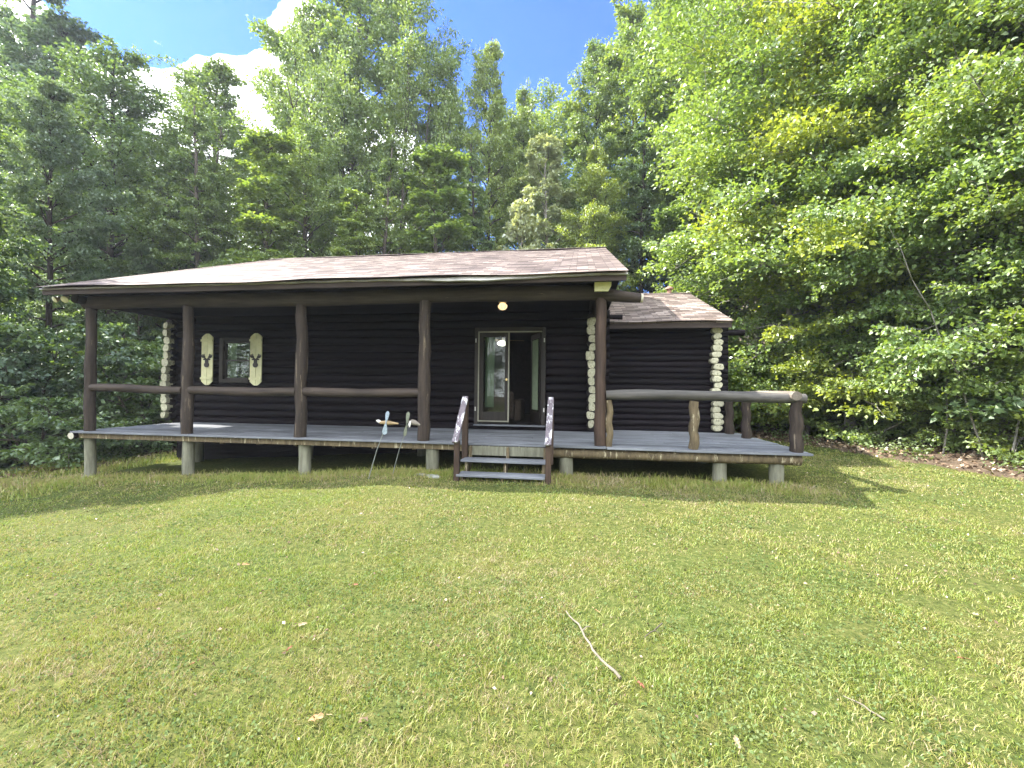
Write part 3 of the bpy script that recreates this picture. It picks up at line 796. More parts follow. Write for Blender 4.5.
    def leaf(name, wdt, parent):
        mb = MB(); h = dz1 - dz0 - .02; s = .10
        mb.box(0, s, 0, .04, 0, h, .004); mb.box(wdt - s, wdt, 0, .04, 0, h, .004)
        mb.box(s, wdt - s, .001, .039, 0, .26); mb.box(s, wdt - s, .001, .039, h - .11, h)
        d = mb.build('door', M['brown_casing'], parent)
        mb = MB(); mb.box(s, wdt - s, .017, .022, .26, h - .11); mb.build('pane', M['glass'], d)
        mb = MB(); mb.tube([(wdt - .05, -.05, 1.0), (wdt - .05, .0, 1.0)], [.028, .012], 10); mb.build('handle', M['knob'], d)
        return d
    d1 = leaf('door', .70, cabin); d1.location = (dx0 + .03, D + .03, dz0); d1['label'] = 'closed left door leaf with a full glass pane'
    d2 = leaf('door', .70, cabin); d2.location = (dx1 - .03, D + .10, dz0); d2.rotation_euler = (0, 0, math.radians(180 - 66)); d2['label'] = 'right door leaf standing open into the room'
    # curtains
    def curtain(pts, z0, z1, nm, pinch=0):
        mb = MB(); vs = []; fs = []; n = 60; m = 10; P0 = Vector(pts[0]); P1 = Vector(pts[1])
        for i in range(n):
            for j in range(m):
                t = i / (n - 1); q = j / (m - 1)
                w = 1 - pinch * (1 - q) ** .8 * math.sin(q * PI * .5 + .6) * .5
                p = P0 + (P1 - P0) * (t * w + (1 - w) * .35)
                nn = Vector((-(P1 - P0).y, (P1 - P0).x)).normalized() * (.018 * math.sin(t * 38) * (.6 + .4 * (1 - q)))
                vs.append((p.x + nn.x, p.y + nn.y, z0 + (z1 - z0) * q))
        for i in range(n - 1):
            for j in range(m - 1): a = i * m + j; fs.append((a, a + m, a + m + 1, a + 1))
        mb.add(vs, fs, True); return mb.build(nm, M['curtain'], cabin)
    curtain(((7.50, D + .17), (7.74, D + .17)), .5, 2.16, 'curtain', .5)
    curtain(((8.73, D + .22), (8.56, D + .62)), .45, 2.08, 'curtain')
openings()

# things attached to or standing in the cabin
def fixtures():
    lx, ly = 8.12, 1.45
    o = empty('porch_light', (lx, ly, 2.70), 'lit warm ceiling light with a faceted glass bowl above the door', 'porch light')
    mb = MB(); mb.tube([(0, 0, .008), (0, 0, -.02), (0, 0, -.035)], [.085, .085, .07], 16); mb.build('base', M['knob'], o)
    mb = MB(); mb.tube([(0, 0, -.036), (0, 0, -.085), (0, 0, -.13), (0, 0, -.165), (0, 0, -.175)], [.05, .098, .088, .055, .02], 8)
    mb.build('glass_bowl', M['lamp_glow'], o)
    mb = MB()
    for i in range(8):
        a = 2 * PI * i / 8
        mb.tube([(math.cos(a) * rr_, math.sin(a) * rr_, z) for rr_, z in ((.101, -.083), (.091, -.13), (.057, -.167))], .004, 5)
    mb.build('rib', M['black'], o)
    # twin floodlight
    o = empty('floodlight', (-.27, -.14, 2.68), 'twin floodlight with two round cream bulbs under the left eave corner', 'floodlight')
    mb = MB(); mb.tube([(0, 0, .03), (0, 0, -.03)], .05, 14); mb.box(-.10, .10, -.02, .02, -.05, -.03)
    mb.build('base', M['black'], o)
    for sx in (-1, 1):
        mb = MB(); a = Vector((sx * .08, -.01, -.06)); d = Vector((sx * .25, -.75, -.45)).normalized()
        mb.tube([a, a + d * .05, a + d * .09, a + d * .12], [.025, .030, .052, .066], 16)
        s = mb.build('lamp_holder', M['tan_bird'] if sx < 0 else M['cream'], o)
        mb = MB(); mb.tube([a + d * .1205, a + d * .135, a + d * .143], [.064, .05, .012], 16); mb.build('bulb', M['bulb'], s)
    # lamp and sofa in the room
    LAMPX = 7.52
    o = empty('ceiling_lamp', (LAMPX, 4.9, 2.60), 'lit white globe lamp inside the room behind the left door pane', 'ceiling lamp')
    mb = MB(); mb.tube([(0, 0, 0), (0, 0, -.32)], .012, 8); mb.tube([(0, 0, .0), (0, 0, -.03)], .06, 12); mb.build('stem', M['knob'], o)
    mb = MB(); mb.tube([(0, 0, -.32), (0, 0, -.34), (0, 0, -.40), (0, 0, -.45), (0, 0, -.47)], [.03, .10, .15, .10, .02], 16); mb.build('lamp_shade', M['room_glow'], o)
    mb = MB()
    for k in range(4):
        a = k * PI / 2 + .4; mb.obox((math.cos(a) * .38, math.sin(a) * .38, -.30), (math.cos(a) * .5, math.sin(a) * .5, 0), (-math.sin(a) * .12, math.cos(a) * .12, .02), (0, 0, .01))
    mb.build('fan_blade', M['tan_bird'], o)
    o = empty('sofa', (7.2, 4.4, .06), 'low brown sofa inside the room behind the left door pane', 'sofa')
    mb = MB(); mb.box(-.8, .8, -.4, .4, .1, .42, .04); mb.build('seat', M['sofa'], o)
    mb = MB(); mb.box(-.8, .8, -.55, -.405, .1, .80, .05); mb.build('backrest', M['sofa'], o)
    for s in (-1, 1):
        mb = MB(); mb.box(s * .9 - .09, s * .9 + .09, -.5, .4, .05, .60, .04); mb.build('armrest', M['sofa'], o)
fixtures()

# ------------------------------------------------------------------ STEPS
def porch_steps():
    o = empty('porch_steps', (8.5, -.3, tz(8.5, -.4)), 'three weathered wooden steps with slanting peeling white handrails below the door', 'steps')
    off = Vector(o.location)
    def B(mb, name, mt, par=None):
        mb.v = [tuple(Vector(v) - off) for v in mb.v]; return mb.build(name, M[mt], par or o)
    g = off.z; r = random.Random(2)
    for (y0, y1, z) in ((-.30, -.035, -.02), (-.42, -.10, -.225), (-.68, -.36, -.415)):
        mb = MB(); ym = (y0 + y1) / 2
        if z < -.1:
            mb.box(7.78, 9.165, y0, ym - .004, z - .036, z, .005); mb.box(7.785, 9.16, ym + .004, y1, z - .036, z - .001, .005)
            B(mb, 'tread', 'deck')
    mb = MB()
    for x in (7.86, 8.50, 9.12):
        prof = [(-.03, -.05), (-.10, -.05), (-.10, -.262), (-.36, -.262), (-.36, -.452), (-.62, -.452), (-.62, g - .03), (-.30, g - .03), (-.03, -.35)]
        n = len(prof); vs = [(x - .02, y, z) for y, z in prof] + [(x + .02, y, z) for y, z in prof]
        mb.add(vs, [tuple(range(n)), tuple(range(2 * n - 1, n - 1, -1))] + [(i, i + n, (i + 1) % n + n, (i + 1) % n) for i in range(n)])
        B(mb, 'stringer', 'bark_post'); mb = MB()
    mb = MB(); mb.box(7.885, 9.1, -.042, -.035, -.2, -.045); B(mb, 'riser', 'stump')
    for x, sx in ((7.775, -1), (9.215, 1)):
        mb = MB(); mb.box(x - .042, x + .042, -.66, -.58, g - .12, .10, .006); B(mb, 'newel_post', 'post_red')
        mb = MB(); mb.box(x - .046 , x + .046 , -.16, -.07, -.3, .74, .006); B(mb, 'newel_post', 'post_red')
        mb = MB(); a = Vector((x, -.72, .075)); b = Vector((x, -.10, .775)); d = (b - a)
        nrm = Vector((0, -d.z, d.y)).normalized()
        mb.obox((a + b) / 2 + nrm * .02, (.095, 0, 0), d, nrm * .032)
        B(mb, 'handrail', 'handrail')
porch_steps()

# ------------------------------------------------------------------ YARD ORNAMENTS
def ornaments():
    g = tz(6.26, -.62)
    o = empty('garden_whirligig', (6.26, -.62, g), 'tan wooden bird whirligig with blue upright wings on a leaning rod', 'garden ornament', 'bird whirligigs on leaning rods in front of the porch')
    def B(p, mb, name, mt): 
        return mb.build(name, M[mt], p)
    top = Vector((6.60 - 6.26, .02, .36 - g))
    mb = MB(); mb.tube([(0, 0, -.15), top * .5, top], .007, 8); B(o, mb, 'rod', 'steel')
    mb = MB(); prof = [(-.14, .012), (-.115, .030), (-.07, .034), (-.03, .045), (.03, .046), (.08, .034), (.13, .024), (.19, .015)]
    mb.tube([top + Vector((x, 0, .0 - .06 * max(0, x) )) for x, q in prof], [q * .8 for x, q in prof], 12, flat=1.0)
    B(o, mb, 'body', 'tan_bird')
    mb = MB(); mb.tube([top + Vector((-.185, 0, .032)), top + Vector((-.16, 0, .026)), top + Vector((-.135, 0, .014)), top + Vector((-.11, 0, .006))], [.008, .022, .026, .02], 10); B(o, mb, 'head', 'white_head')
    def blade(p, c, a, ln, w, mt, th=.012):
        mb = MB(); n = 12; P = []; w = w * 1.25
        for i in range(n + 1):
            t = i / n; q = w * (math.sin(min(1, t * 1.15 + .08) * PI * .5)) * (1 if t < .85 else (1 - (t - .85) / .15 * .7)); P.append((t * ln, q))
        u = Vector((math.cos(a), 0, math.sin(a))); s = Vector((-math.sin(a), .35, math.cos(a))).normalized()
        vs = []
        for sg in (-1, 1):
            for t, q in P: vs += [c + u * t + s * q + Vector((0, sg * th / 2, 0)), c + u * t - s * q + Vector((0, sg * th / 2, 0))]
        fs = []; m2 = (n + 1) * 2
        for i in range(n):
            k = i * 2; fs += [(k, k + 1, k + 3, k + 2), (m2 + k, m2 + k + 2, m2 + k + 3, m2 + k + 1), (k, k + 2, m2 + k + 2, m2 + k), (k + 1, m2 + k + 1, m2 + k + 3, k + 3)]
        fs += [(0, m2, m2 + 1, 1), (m2 - 2, m2 - 1, 2 * m2 - 1, 2 * m2 - 2)]
        mb.add(vs, fs); return B(p, mb, 'wing', mt)
    c = top + Vector((0, -.045, 0)); blade(o, c, math.radians(80), .19, .030, 'blue_blade'); blade(o, c, math.radians(-97), .19, .030, 'blue_blade')
    g2 = tz(6.56, -.36)
    o = empty('garden_whirligig', (6.56, -.36, g2), 'grey brown wooden bird whirligig with olive wings on the rod nearer the steps', 'garden ornament', 'bird whirligigs on leaning rods in front of the porch')
    top = Vector((.36, -.14, .34 - g2))
    mb = MB(); mb.tube([(0, 0, -.15), top * .5, top], .007, 8); B(o, mb, 'rod', 'steel')
    mb = MB(); prof = [(-.02, .014), (.02, .032), (.06, .05), (.11, .05), (.16, .03), (.20, .016)]
    mb.tube([top + Vector((x, .0, .03 - .4 * max(0, x - .09))) for x, q in prof], [q * .9 for x, q in prof], 12); B(o, mb, 'body', 'grey_bird')
    mb = MB(); mb.tube([top + Vector((.055, -.05, .045)), top + Vector((.05, -.07, .0)), top + Vector((.045, -.06, -.05))], [.012, .022, .01], 8); B(o, mb, 'head', 'white_head')
    c = top + Vector((-.015, -.03, .0)); blade(o, c, math.radians(82), .20, .030, 'olive_blade'); blade(o, c, math.radians(-99), .20, .020, 'olive_blade')
ornaments()

def yard_bits():
    def stone(x, y, rx, ry, rz, label, seed):
        r = random.Random(seed); mb = MB(); n = 12; rings = []
        for j, (s, z) in enumerate(((1, -.3), (1.0, .25), (.85, .75), (.5, 1.0))):
            for i in range(n):
                a = 2 * PI * i / n; q = s * (1 + .14 * math.sin(a * 2 + seed) + .09 * math.sin(a * 3 + seed * 2) + r.uniform(-.04, .04))
                rings.append((math.cos(a) * rx * q, math.sin(a) * ry * q, z * rz + r.uniform(-.1, .1) * rz))
        fs = [(j * n + i, j * n + (i + 1) % n, (j + 1) * n + (i + 1) % n, (j + 1) * n + i) for j in range(3) for i in range(n)] + [tuple(range(3 * n, 4 * n))]
        mb.add(rings, fs, True); o = mb.build('stone', M['stone'], None, (x, y, tz(x, y)))
        tag(o, label, 'stone', 'flat stones left of the steps')
    stone(7.34, -.45, .13, .09, .04, 'larger flat grey stone in the grass left of the steps', 3)
    stone(7.10, -.33, .09, .06, .03, 'smaller grey stone in the grass by the whirligig side of the larger one', 8)
    def stick(pts, r0, r1, mt, label, kinks=()):
        mb = MB(); r = random.Random(len(pts) * 7 + int(r0 * 1e4)); P = [Vector((x, y - .05, tz(x, y - .05) + h - .018)) for x, y, h in pts]; o0 = P[0].copy(); Q = []
        for a, b in zip(P, P[1:]):
            for t in (0, .33, .66): Q.append(a.lerp(b, t) - o0 + Vector((r.uniform(-.006, .006), r.uniform(-.006, .006), r.uniform(-.002, .003))))
        Q.append(P[-1] - o0); mb.tube(Q, [q * .68 for q in steps(r1, r0, len(Q))], 8, .05, rng=r)
        for (k, dx, dy, dz) in kinks:
            c = Q[k]; mb.tube([c, c + Vector((dx * .5, dy * .5, dz)), c + Vector((dx, dy, dz * .6))], [r1 * .7, r1 * .5, r1 * .3], 6)
        o = mb.build('stick', M[mt], None, o0); tag(o, label, 'stick', 'dry sticks lying on the lawn')
    stick([(9.60, -4.52, .045), (9.68, -4.68, .05), (9.745, -4.88, .045), (9.80, -5.00, .04), (9.89, -5.13, .035)], .0115, .006, 'twig', 'long bent grey stick lying in the middle of the lawn', [(4, .05, .03, .02)])
    stick([(10.06, -4.73, .035), (10.12, -4.66, .045), (10.19, -4.55, .04)], .006, .004, 'twig_dark', 'short dark twig to the right of the long grey stick', [(2, .05, -.02, .02)])
    stick([(10.93, -5.06, .035), (10.98, -5.12, .04), (11.03, -5.19, .03)], .006, .004, 'twig', 'short pale twig on the lawn near the bottom right')
    def fl(x, y, s, mt, label, seed):
        r = random.Random(seed); mb = MB(); n = 16; vs = [(0, 0, .004)]
        for i in range(n):
            a = 2 * PI * i / n; q = .68 * s * (.75 + .25 * math.cos(2 * a) + .16 * math.cos(5 * a)) / 1.1
            vs.append((math.cos(a) * q, math.sin(a) * q * .75, .35 * q * abs(math.sin(a)) + r.uniform(-.004, .004)))
        mb.add(vs, [(0, i + 1, (i + 1) % n + 1) for i in range(n)])
        k = len(vs); mb.tube([(-s * .8, 0, .004), (-s * 1.3, .01, .006)], .0014, 5)
        o = mb.build('fallen_leaf', M[mt], None, (x, y, tz(x, y) + .022)); o.rotation_euler = (r.uniform(-.4, .4), r.uniform(-.4, .4), r.uniform(0, 6))
        tag(o, label, 'fallen leaf', 'fallen leaves scattered on the lawn')
    for x, y, s, mt, lb in ((8.11, -5.2, .035, 'fallen_red', 'reddish brown curled leaf on the lower left lawn, above the largest orange leaf'),
                            (8.56, -5.66, .050, 'fallen', 'largest orange brown leaf on the lawn near the bottom edge left of centre'),
                            (7.73, -5.44, .030, 'fallen_red', 'small red leaf on the lawn at the lower left'),
                            (8.02, -4.95, .045, 'fallen_tan', 'tan leaf just above the reddish curled leaf on the left lawn'),
                            (7.02, -4.2, .045, 'fallen', 'brown leaf nearest the left edge of the lawn'),
                            (8.05, -4.35, .035, 'fallen_red', 'dark reddish leaf on the lawn below the leftmost porch posts'),
                            (9.98, -5.22, .032, 'fallen_red', 'small red leaf just below the end of the long grey stick'),
                            (9.80, -4.52, .030, 'fallen', 'brown leaf beside the upper end of the long grey stick'),
                            (10.32, -5.52, .045, 'fallen_tan', 'tan leaf near the bottom edge right of the long stick'),
                            (12.19, -4.18, .050, 'fallen_tan', 'pale tan leaf far to the right on the lawn'),
                            (11.72, -4.71, .032, 'fallen_red', 'small red leaf below the pale tan leaf on the right lawn'),
                            (11.0, -2.6, .04, 'fallen', 'brown leaf on the lawn in front of the wing')):
        fl(x, y, s, mt, lb, int(x * 100))
yard_bits()

# ------------------------------------------------------------------ TREES
def tube_np(P, R, n, rng):
    P = np.asarray(P, float); k = len(P); T = np.gradient(P, axis=0); T /= np.linalg.norm(T, axis=1)[:, None] + 1e-9
    up = np.array([0, 0, 1.0]) if abs(T[0][2]) < .9 else np.array([1.0, 0, 0])
    S = np.cross(T, up); S /= np.linalg.norm(S, axis=1)[:, None] + 1e-9; Q = np.cross(S, T)
    a = np.arange(n) * 2 * PI / n
    V = P[:, None] + (S[:, None] * np.cos(a)[None, :, None] + Q[:, None] * np.sin(a)[None, :, None]) * np.asarray(R)[:, None, None]
    i = np.arange(k - 1)[:, None] * n + np.arange(n)[None]; j = np.arange(k - 1)[:, None] * n + (np.arange(n)[None] + 1) % n
    F = np.stack([i, j, j + n, i + n], -1).reshape(-1, 4)
    return V.reshape(-1, 3), F
def make_tree(seed, H, base, R, nl, nleaf, leaf, prof='round', el=(10, 60), lean=(0, 0), trunk_r=.14, layer=.25, tw=.30, multi=1, spread=0, sag=0.0, asp=.62, tilt=.45):
    rng = np.random.default_rng(seed)
    BV, BF, k = [], [], 0
    def addt(P, Rr, n):
        nonlocal k
        V, F = tube_np(P, Rr, n, rng); BV.append(V); BF.append(F + k); k += len(V)
    twigs = []   # start, dir, length
    for mI in range(multi):
        ma = rng.uniform(0, 2 * PI); off = np.array([math.cos(ma), math.sin(ma), 0]) * spread * (0 if multi == 1 else 1)
        n = 14; t = np.linspace(0, 1, n); wob = np.cumsum(rng.normal(0, .035, (n, 2)), 0) * R * .5
        Hm = H * (1 if mI == 0 else rng.uniform(.75, .97))
        TP = np.stack([lean[0] * t ** 1.3 + wob[:, 0] * t + off[0] * t, lean[1] * t ** 1.3 + wob[:, 1] * t + off[1] * t, t * Hm - .3 * (t == 0)], -1)
        tr = trunk_r * (1 - t * .9) ** .8 / (1 if multi == 1 else 1.3) + .008; tr[0] *= 1.35
        addt(TP, tr, 9)
        for i in range(nl // multi):
            s = base + (1 - base) * ((i + rng.uniform(0, 1)) / (nl // multi)); s = min(s, .93)
            p0 = np.array([np.interp(s, t, TP[:, c]) for c in range(3)])
            q = (s - base) / (1 - base)
            if prof == 'round': ln = R * max(.34, math.sin(min(1, q * .95 + .14) * PI) ** .6)
            elif prof == 'cone': ln = R * (1.02 - q) ** .8
            elif prof == 'vase': ln = R * (.45 + .7 * math.sin(q * PI * .85)) * (1 if q < .85 else .8)
            else: ln = R * (.85 - .45 * q)
            ln *= rng.uniform(.6, 1.2); az = i * 2.399 + rng.uniform(-.5, .5)
            e = math.radians(el[0] + (el[1] - el[0]) * q + rng.normal(0, 8))
            dirv = np.array([math.cos(az) * math.cos(e), math.sin(az) * math.cos(e), math.sin(e)])
            m = 6; u = np.linspace(0, 1, m); LP = p0 + dirv * ln * u[:, None]
            LP[:, 2] += ln * (-.16 - sag) * u ** 2 + 0 * u; LP += np.cumsum(rng.normal(0, .03, (m, 3)), 0) * ln * (u[:, None] > 0)
            addt(LP, np.interp(s, t, tr) * .42 * (1 - u * .85) + .006, 5)
            nt_ = max(3, int(5 + ln * 4.2))
            for j in range(nt_):
                w = rng.uniform(.18, 1.0) ** .75; st = np.array([np.interp(w, u, LP[:, c]) for c in range(3)])
                da = az + (1 if j % 2 else -1) * rng.uniform(.35, 1.25); te = rng.normal(.08, .22) + math.radians(el[0] + (el[1] - el[0]) * q) * .3
                if w > .93: da = az + rng.uniform(-.3, .3)
                tl = ln * tw * rng.uniform(.55, 1.2) * (1.15 - .5 * w) + .25
                dv = np.array([math.cos(da) * math.cos(te), math.sin(da) * math.cos(te), math.sin(te)])
                twigs.append((st, dv, tl))
                if rng.uniform() < .55:
                    uu = np.linspace(0, 1, 3); addt(st + dv * tl * uu[:, None], .010 * (1 - uu * .7) + .002, 3)
    # leaves on twigs
    St = np.array([a for a, _, _ in twigs]); Dv = np.array([b for _, b, _ in twigs]); TL = np.array([c for _, _, c in twigs])
    idx = rng.choice(len(twigs), nleaf, p=TL / TL.sum()); w = rng.uniform(.05, 1.08, nleaf)
    side = np.cross(Dv[idx], [0, 0, 1.0]); side /= np.linalg.norm(side, axis=1)[:, None] + 1e-9
    lat = rng.normal(0, layer, nleaf) * (1.15 - .6 * w) * np.minimum(TL[idx], 1.3)
    P = St[idx] + Dv[idx] * (TL[idx] * w)[:, None] + side * lat[:, None]
    P[:, 2] += rng.normal(0, .055, nleaf) * np.minimum(TL[idx], 1.2) - .07 * TL[idx] * w ** 2 - np.abs(lat) * .15
    dirs = Dv[idx] + side * np.sign(lat)[:, None] * .9 + rng.normal(0, .35, (nleaf, 3)); dirs[:, 2] -= .35
    V, F = leaf_quads(P, rng, leaf * rng.uniform(.6, 1.25, nleaf), 1.0, max(tilt, .75), asp, dirs)
    return np_mesh('crown', V, F), np_mesh('trunk', np.concatenate(BV), np.concatenate(BF), None, True)

PROTO = {}
def proto(name, **kw): PROTO[name] = make_tree(**kw)
# nearest, big leaved, layered sprays
proto('beech1', seed=1, H=12, base=.07, R=3.1, nl=84, nleaf=78000, leaf=.105, prof='round', el=(-4, 48), trunk_r=.10, layer=.30, tw=.36, sag=.10, tilt=.55)
proto('beech2', seed=2, H=12, base=.08, R=3.2, nl=80, nleaf=72000, leaf=.105, prof='vase', el=(2, 42), trunk_r=.09, layer=.30, tw=.36, sag=.12, tilt=.55, multi=2, spread=1.3)
proto('maple1', seed=3, H=16, base=.18, R=3.6, nl=66, nleaf=50000, leaf=.145, prof='round', el=(15, 62), trunk_r=.17, layer=.28)
proto('maple2', seed=4, H=16, base=.28, R=3.4, nl=54, nleaf=42000, leaf=.145, prof='vase', el=(28, 66), trunk_r=.16, layer=.26, multi=2, spread=2.4)
proto('tall1', seed=5, H=18, base=.30, R=3.2, nl=60, nleaf=44000, leaf=.15, prof='round', el=(22, 66), trunk_r=.19, layer=.28)
proto('slim', seed=6, H=12, base=.12, R=2.0, nl=52, nleaf=34000, leaf=.13, prof='col', el=(25, 62), trunk_r=.09, layer=.25)
proto('dense', seed=7, H=15, base=.04, R=3.4, nl=70, nleaf=50000, leaf=.14, prof='cone', el=(-5, 40), trunk_r=.20, layer=.22, sag=.06)
proto('sapling', seed=8, H=4.2, base=.06, R=1.15, nl=34, nleaf=9000, leaf=.12, prof='cone', el=(20, 62), trunk_r=.03, layer=.22)
proto('shrub1', seed=9, H=3.2, base=.03, R=1.9, nl=46, nleaf=20000, leaf=.115, prof='round', el=(0, 55), trunk_r=.035, layer=.25, multi=3, spread=1.0)
proto('shrub2', seed=10, H=2.0, base=.03, R=1.6, nl=36, nleaf=11000, leaf=.11, prof='round', el=(-4, 45), trunk_r=.025, layer=.25, multi=3, spread=.8)
proto('sparse', seed=12, H=16, base=.34, R=3.6, nl=54, nleaf=26000, leaf=.16, prof='vase', el=(34, 62), lean=(-2.4, 0), trunk_r=.15, layer=.24, multi=3, spread=3.0)

MESHC = {}
def place(pname, x, y, s, rot, leafm, barkm, label, cat='tree', name='tree', group='trees of the wood behind and beside the cabin', sx=1.0, sink=.05):
    cr, tr = PROTO[pname]
    o = empty(name, (x, y, tz(x, y) - sink), label, cat, group); o.rotation_euler = (0, 0, rot); o.scale = (s * sx, s * sx, s)
    for nm, me, mt in (('crown', cr, leafm), ('trunk', tr, barkm)):
        if name == 'shrub' and nm == 'trunk': nm2 = 'stem'
        elif name == 'shrub': nm2 = 'foliage'
        else: nm2 = nm
        if len(me.materials) == 0: me.materials.append(M[mt])
        c = bpy.data.objects.new(nm2, me); COL.objects.link(c); c.parent = o
        c.material_slots[0].link = 'OBJECT'; c.material_slots[0].material = M[mt]
    return o
YAW = math.radians(8.584)
def at(u, dist):
    a = math.atan((u - 512) / 447.5) - YAW
    return CX + dist * math.sin(a), CY + dist * math.cos(a)
def scale_for(u, dist, ytop, proto_h, x, y):
    a = math.atan((u - 512) / 447.5); depth = dist * math.cos(a)
    top = .927 + (389 + .0106 * (u - 512) - ytop) / 447.5 * depth
    return (top - tz(x, y)) / proto_h
PH = {}
for k_, (c_, t_) in PROTO.items():
    a_ = np.empty(len(c_.vertices) * 3, np.float32); c_.vertices.foreach_get('co', a_); PH[k_] = float(np.percentile(a_[2::3], 99.7))
TREES = [
 # proto, u, dist, ytop, leaf, bark, sx, label
 ('dense', 12, 40, -60, 'leaf_blue', 'bark_dark', .8, 'dark blue green tree at the far left edge reaching above the picture'),
 ('tall1', 60, 36, 22, 'leaf_blue', 'bark_dark', 1.1, 'tall dark tree with a straight dark trunk left of the roof corner'),
 ('maple1', 108, 29, 50, 'leaf_dark', 'bark_dark', .95, 'dark green round topped tree under the white cloud, right of the dark trunked tree'),
 ('maple2', 160, 27, 80, 'leaf_mid', 'bark', .95, 'green tree with the lowest skyline top under the white cloud'),
 ('dense', 196, 25, 118, 'leaf_mid', 'bark', .8, 'mid green tree behind the left third of the long roof'),
 ('tall1', 212, 32, 66, 'leaf_mid', 'bark', .95, 'tree with a top just right of the white cloud middle'),
 ('maple1', 300, 33, 14, 'leaf_mid', 'bark', .62, 'tall green tree whose top stands right of the white cloud, behind the leaning limbs'),
 ('sparse', 348, 28, 10, 'leaf_mid', 'bark_dark', .62, 'thin airy tree with bare leaning limbs against the blue sky'),
 ('tall1', 350, 33, -42, 'leaf_mid', 'bark', 1.05, 'very tall green tree whose top leaves the picture left of the middle'),
 ('maple2', 392, 30, -12, 'leaf_fresh', 'bark', .62, 'tall bright green tree with forked trunks left of the blue sky gap'),
 ('slim', 268, 22, 132, 'leaf_fresh', 'bark', 1.25, 'yellowish green slim tree above the left end of the roof ridge'),
 ('maple1', 300, 24, 118, 'leaf_mid', 'bark', .8, 'mid green round tree above the left end of the roof ridge'),
 ('maple1', 446, 32, 84, 'leaf_mid', 'bark', .6, 'green tree filling the low part of the skyline at the blue gap'),
 ('tall1', 487, 28, 44, 'leaf_fresh', 'bark_dark', .55, 'tall bright tree with a pointed top in the middle of the blue sky gap'),
 ('maple1', 522, 31, 92, 'leaf_fresh', 'bark', .6, 'narrow fresh green tree filling the low skyline just right of the pointed bright tree'),
 ('maple2', 552, 33, 72, 'leaf_mid', 'bark', 1.0, 'broad green tree behind the silvery one, left of the dark pointed tree'),
 ('tall1', 592, 29, 44, 'leaf_mid', 'bark_dark', .75, 'dark pointed tree right of the blue sky gap'),
 ('tall1', 632, 30, 4, 'leaf_fresh', 'bark', .9, 'tall green tree rising on the right side of the blue sky gap'),
 ('maple1', 672, 26, -14, 'leaf_mid', 'bark', .85, 'tall tree over the right end of the long roof'),
 ('slim', 548, 23, 140, 'leaf_silver', 'bark_pale', 1.0, 'slim silvery leaved tree behind the roof right of the middle'),
 ('maple1', 595, 22.5, 150, 'leaf_yellow', 'bark', .7, 'yellowish round tree behind the roof near its right end'),
 ('dense', 380, 23.5, 160, 'leaf_mid', 'bark', .8, 'mid green bushy tree behind the middle of the roof ridge'),
 ('slim', 352, 21.5, 196, 'leaf_fresh', 'bark', 1.1, 'fresh green slim tree just above the ridge left of the middle'),
 ('slim', 440, 22.5, 150, 'leaf_mid', 'bark', 1.5, 'green slim tree just above the ridge left of the pale sapling'),
 ('dense', 475, 24.5, 155, 'leaf_mid', 'bark_dark', .7, 'green bushy tree directly behind the pale sapling'),
 ('dense', 640, 23, 120, 'leaf_dark', 'bark_dark', .75, 'dark tree in the gap over the wing roof'),
 ('maple1', 705, 24, -40, 'leaf_mid', 'bark', .8, 'tall tree behind the wing roof reaching above the picture'),
 ('slim', 700, 21, 120, 'leaf_dark', 'bark_dark', 1.4, 'dark slim tree low behind the vent pipe of the wing'),
 ('beech1', 757, 19, -30, 'leaf_beech', 'bark_pale', 1.0, 'big sunny beech directly right of the wing, its crown over the wing roof'),
 ('beech2', 805, 17.5, -50, 'leaf_beech', 'bark_pale', .95, 'sunny forked beech behind the corner post of the wing deck'),
 ('beech1', 850, 16.8, -90, 'leaf_yellow', 'bark_pale', .9, 'yellow green beech at the lawn edge, first right of the wing deck'),
 ('beech2', 900, 17.2, -140, 'leaf_yellow', 'bark_pale', .95, 'tall yellow green forked beech leaving the top of the picture on the right'),
 ('beech1', 950, 15.6, -120, 'leaf_beech', 'bark_pale', .85, 'beech with low sunny sprays over the leaf strewn bank on the right'),
 ('beech2', 1005, 14.8, -160, 'leaf_beech', 'bark_pale', .85, 'rightmost near beech with pale slender trunks at the picture edge'),
 ('beech1', 1060, 14.6, -160, 'leaf_fresh', 'bark_pale', .9, 'near beech cut by the right edge of the picture'),
 ('maple1', 860, 21, -120, 'leaf_fresh', 'bark', .9, 'fresh green tree standing behind the sunny beeches on the right'),
 ('maple1', 960, 20, -160, 'leaf_yellow', 'bark', .9, 'yellow green tree standing behind the beeches near the right edge'),
 ('tall1', 48, 24, 84, 'leaf_blue', 'bark_dark', .8, 'bluish tree with the thick dark trunk standing just left of the roof corner'),
 ('dense', -45, 20.5, 40, 'leaf_dark', 'bark_dark', .8, 'dark tree standing just outside the left edge, only its right side in view'),
 ('maple1', 772, 24, -70, 'leaf_mid', 'bark', .9, 'mid green tree behind the big beech right of the wing'),
]
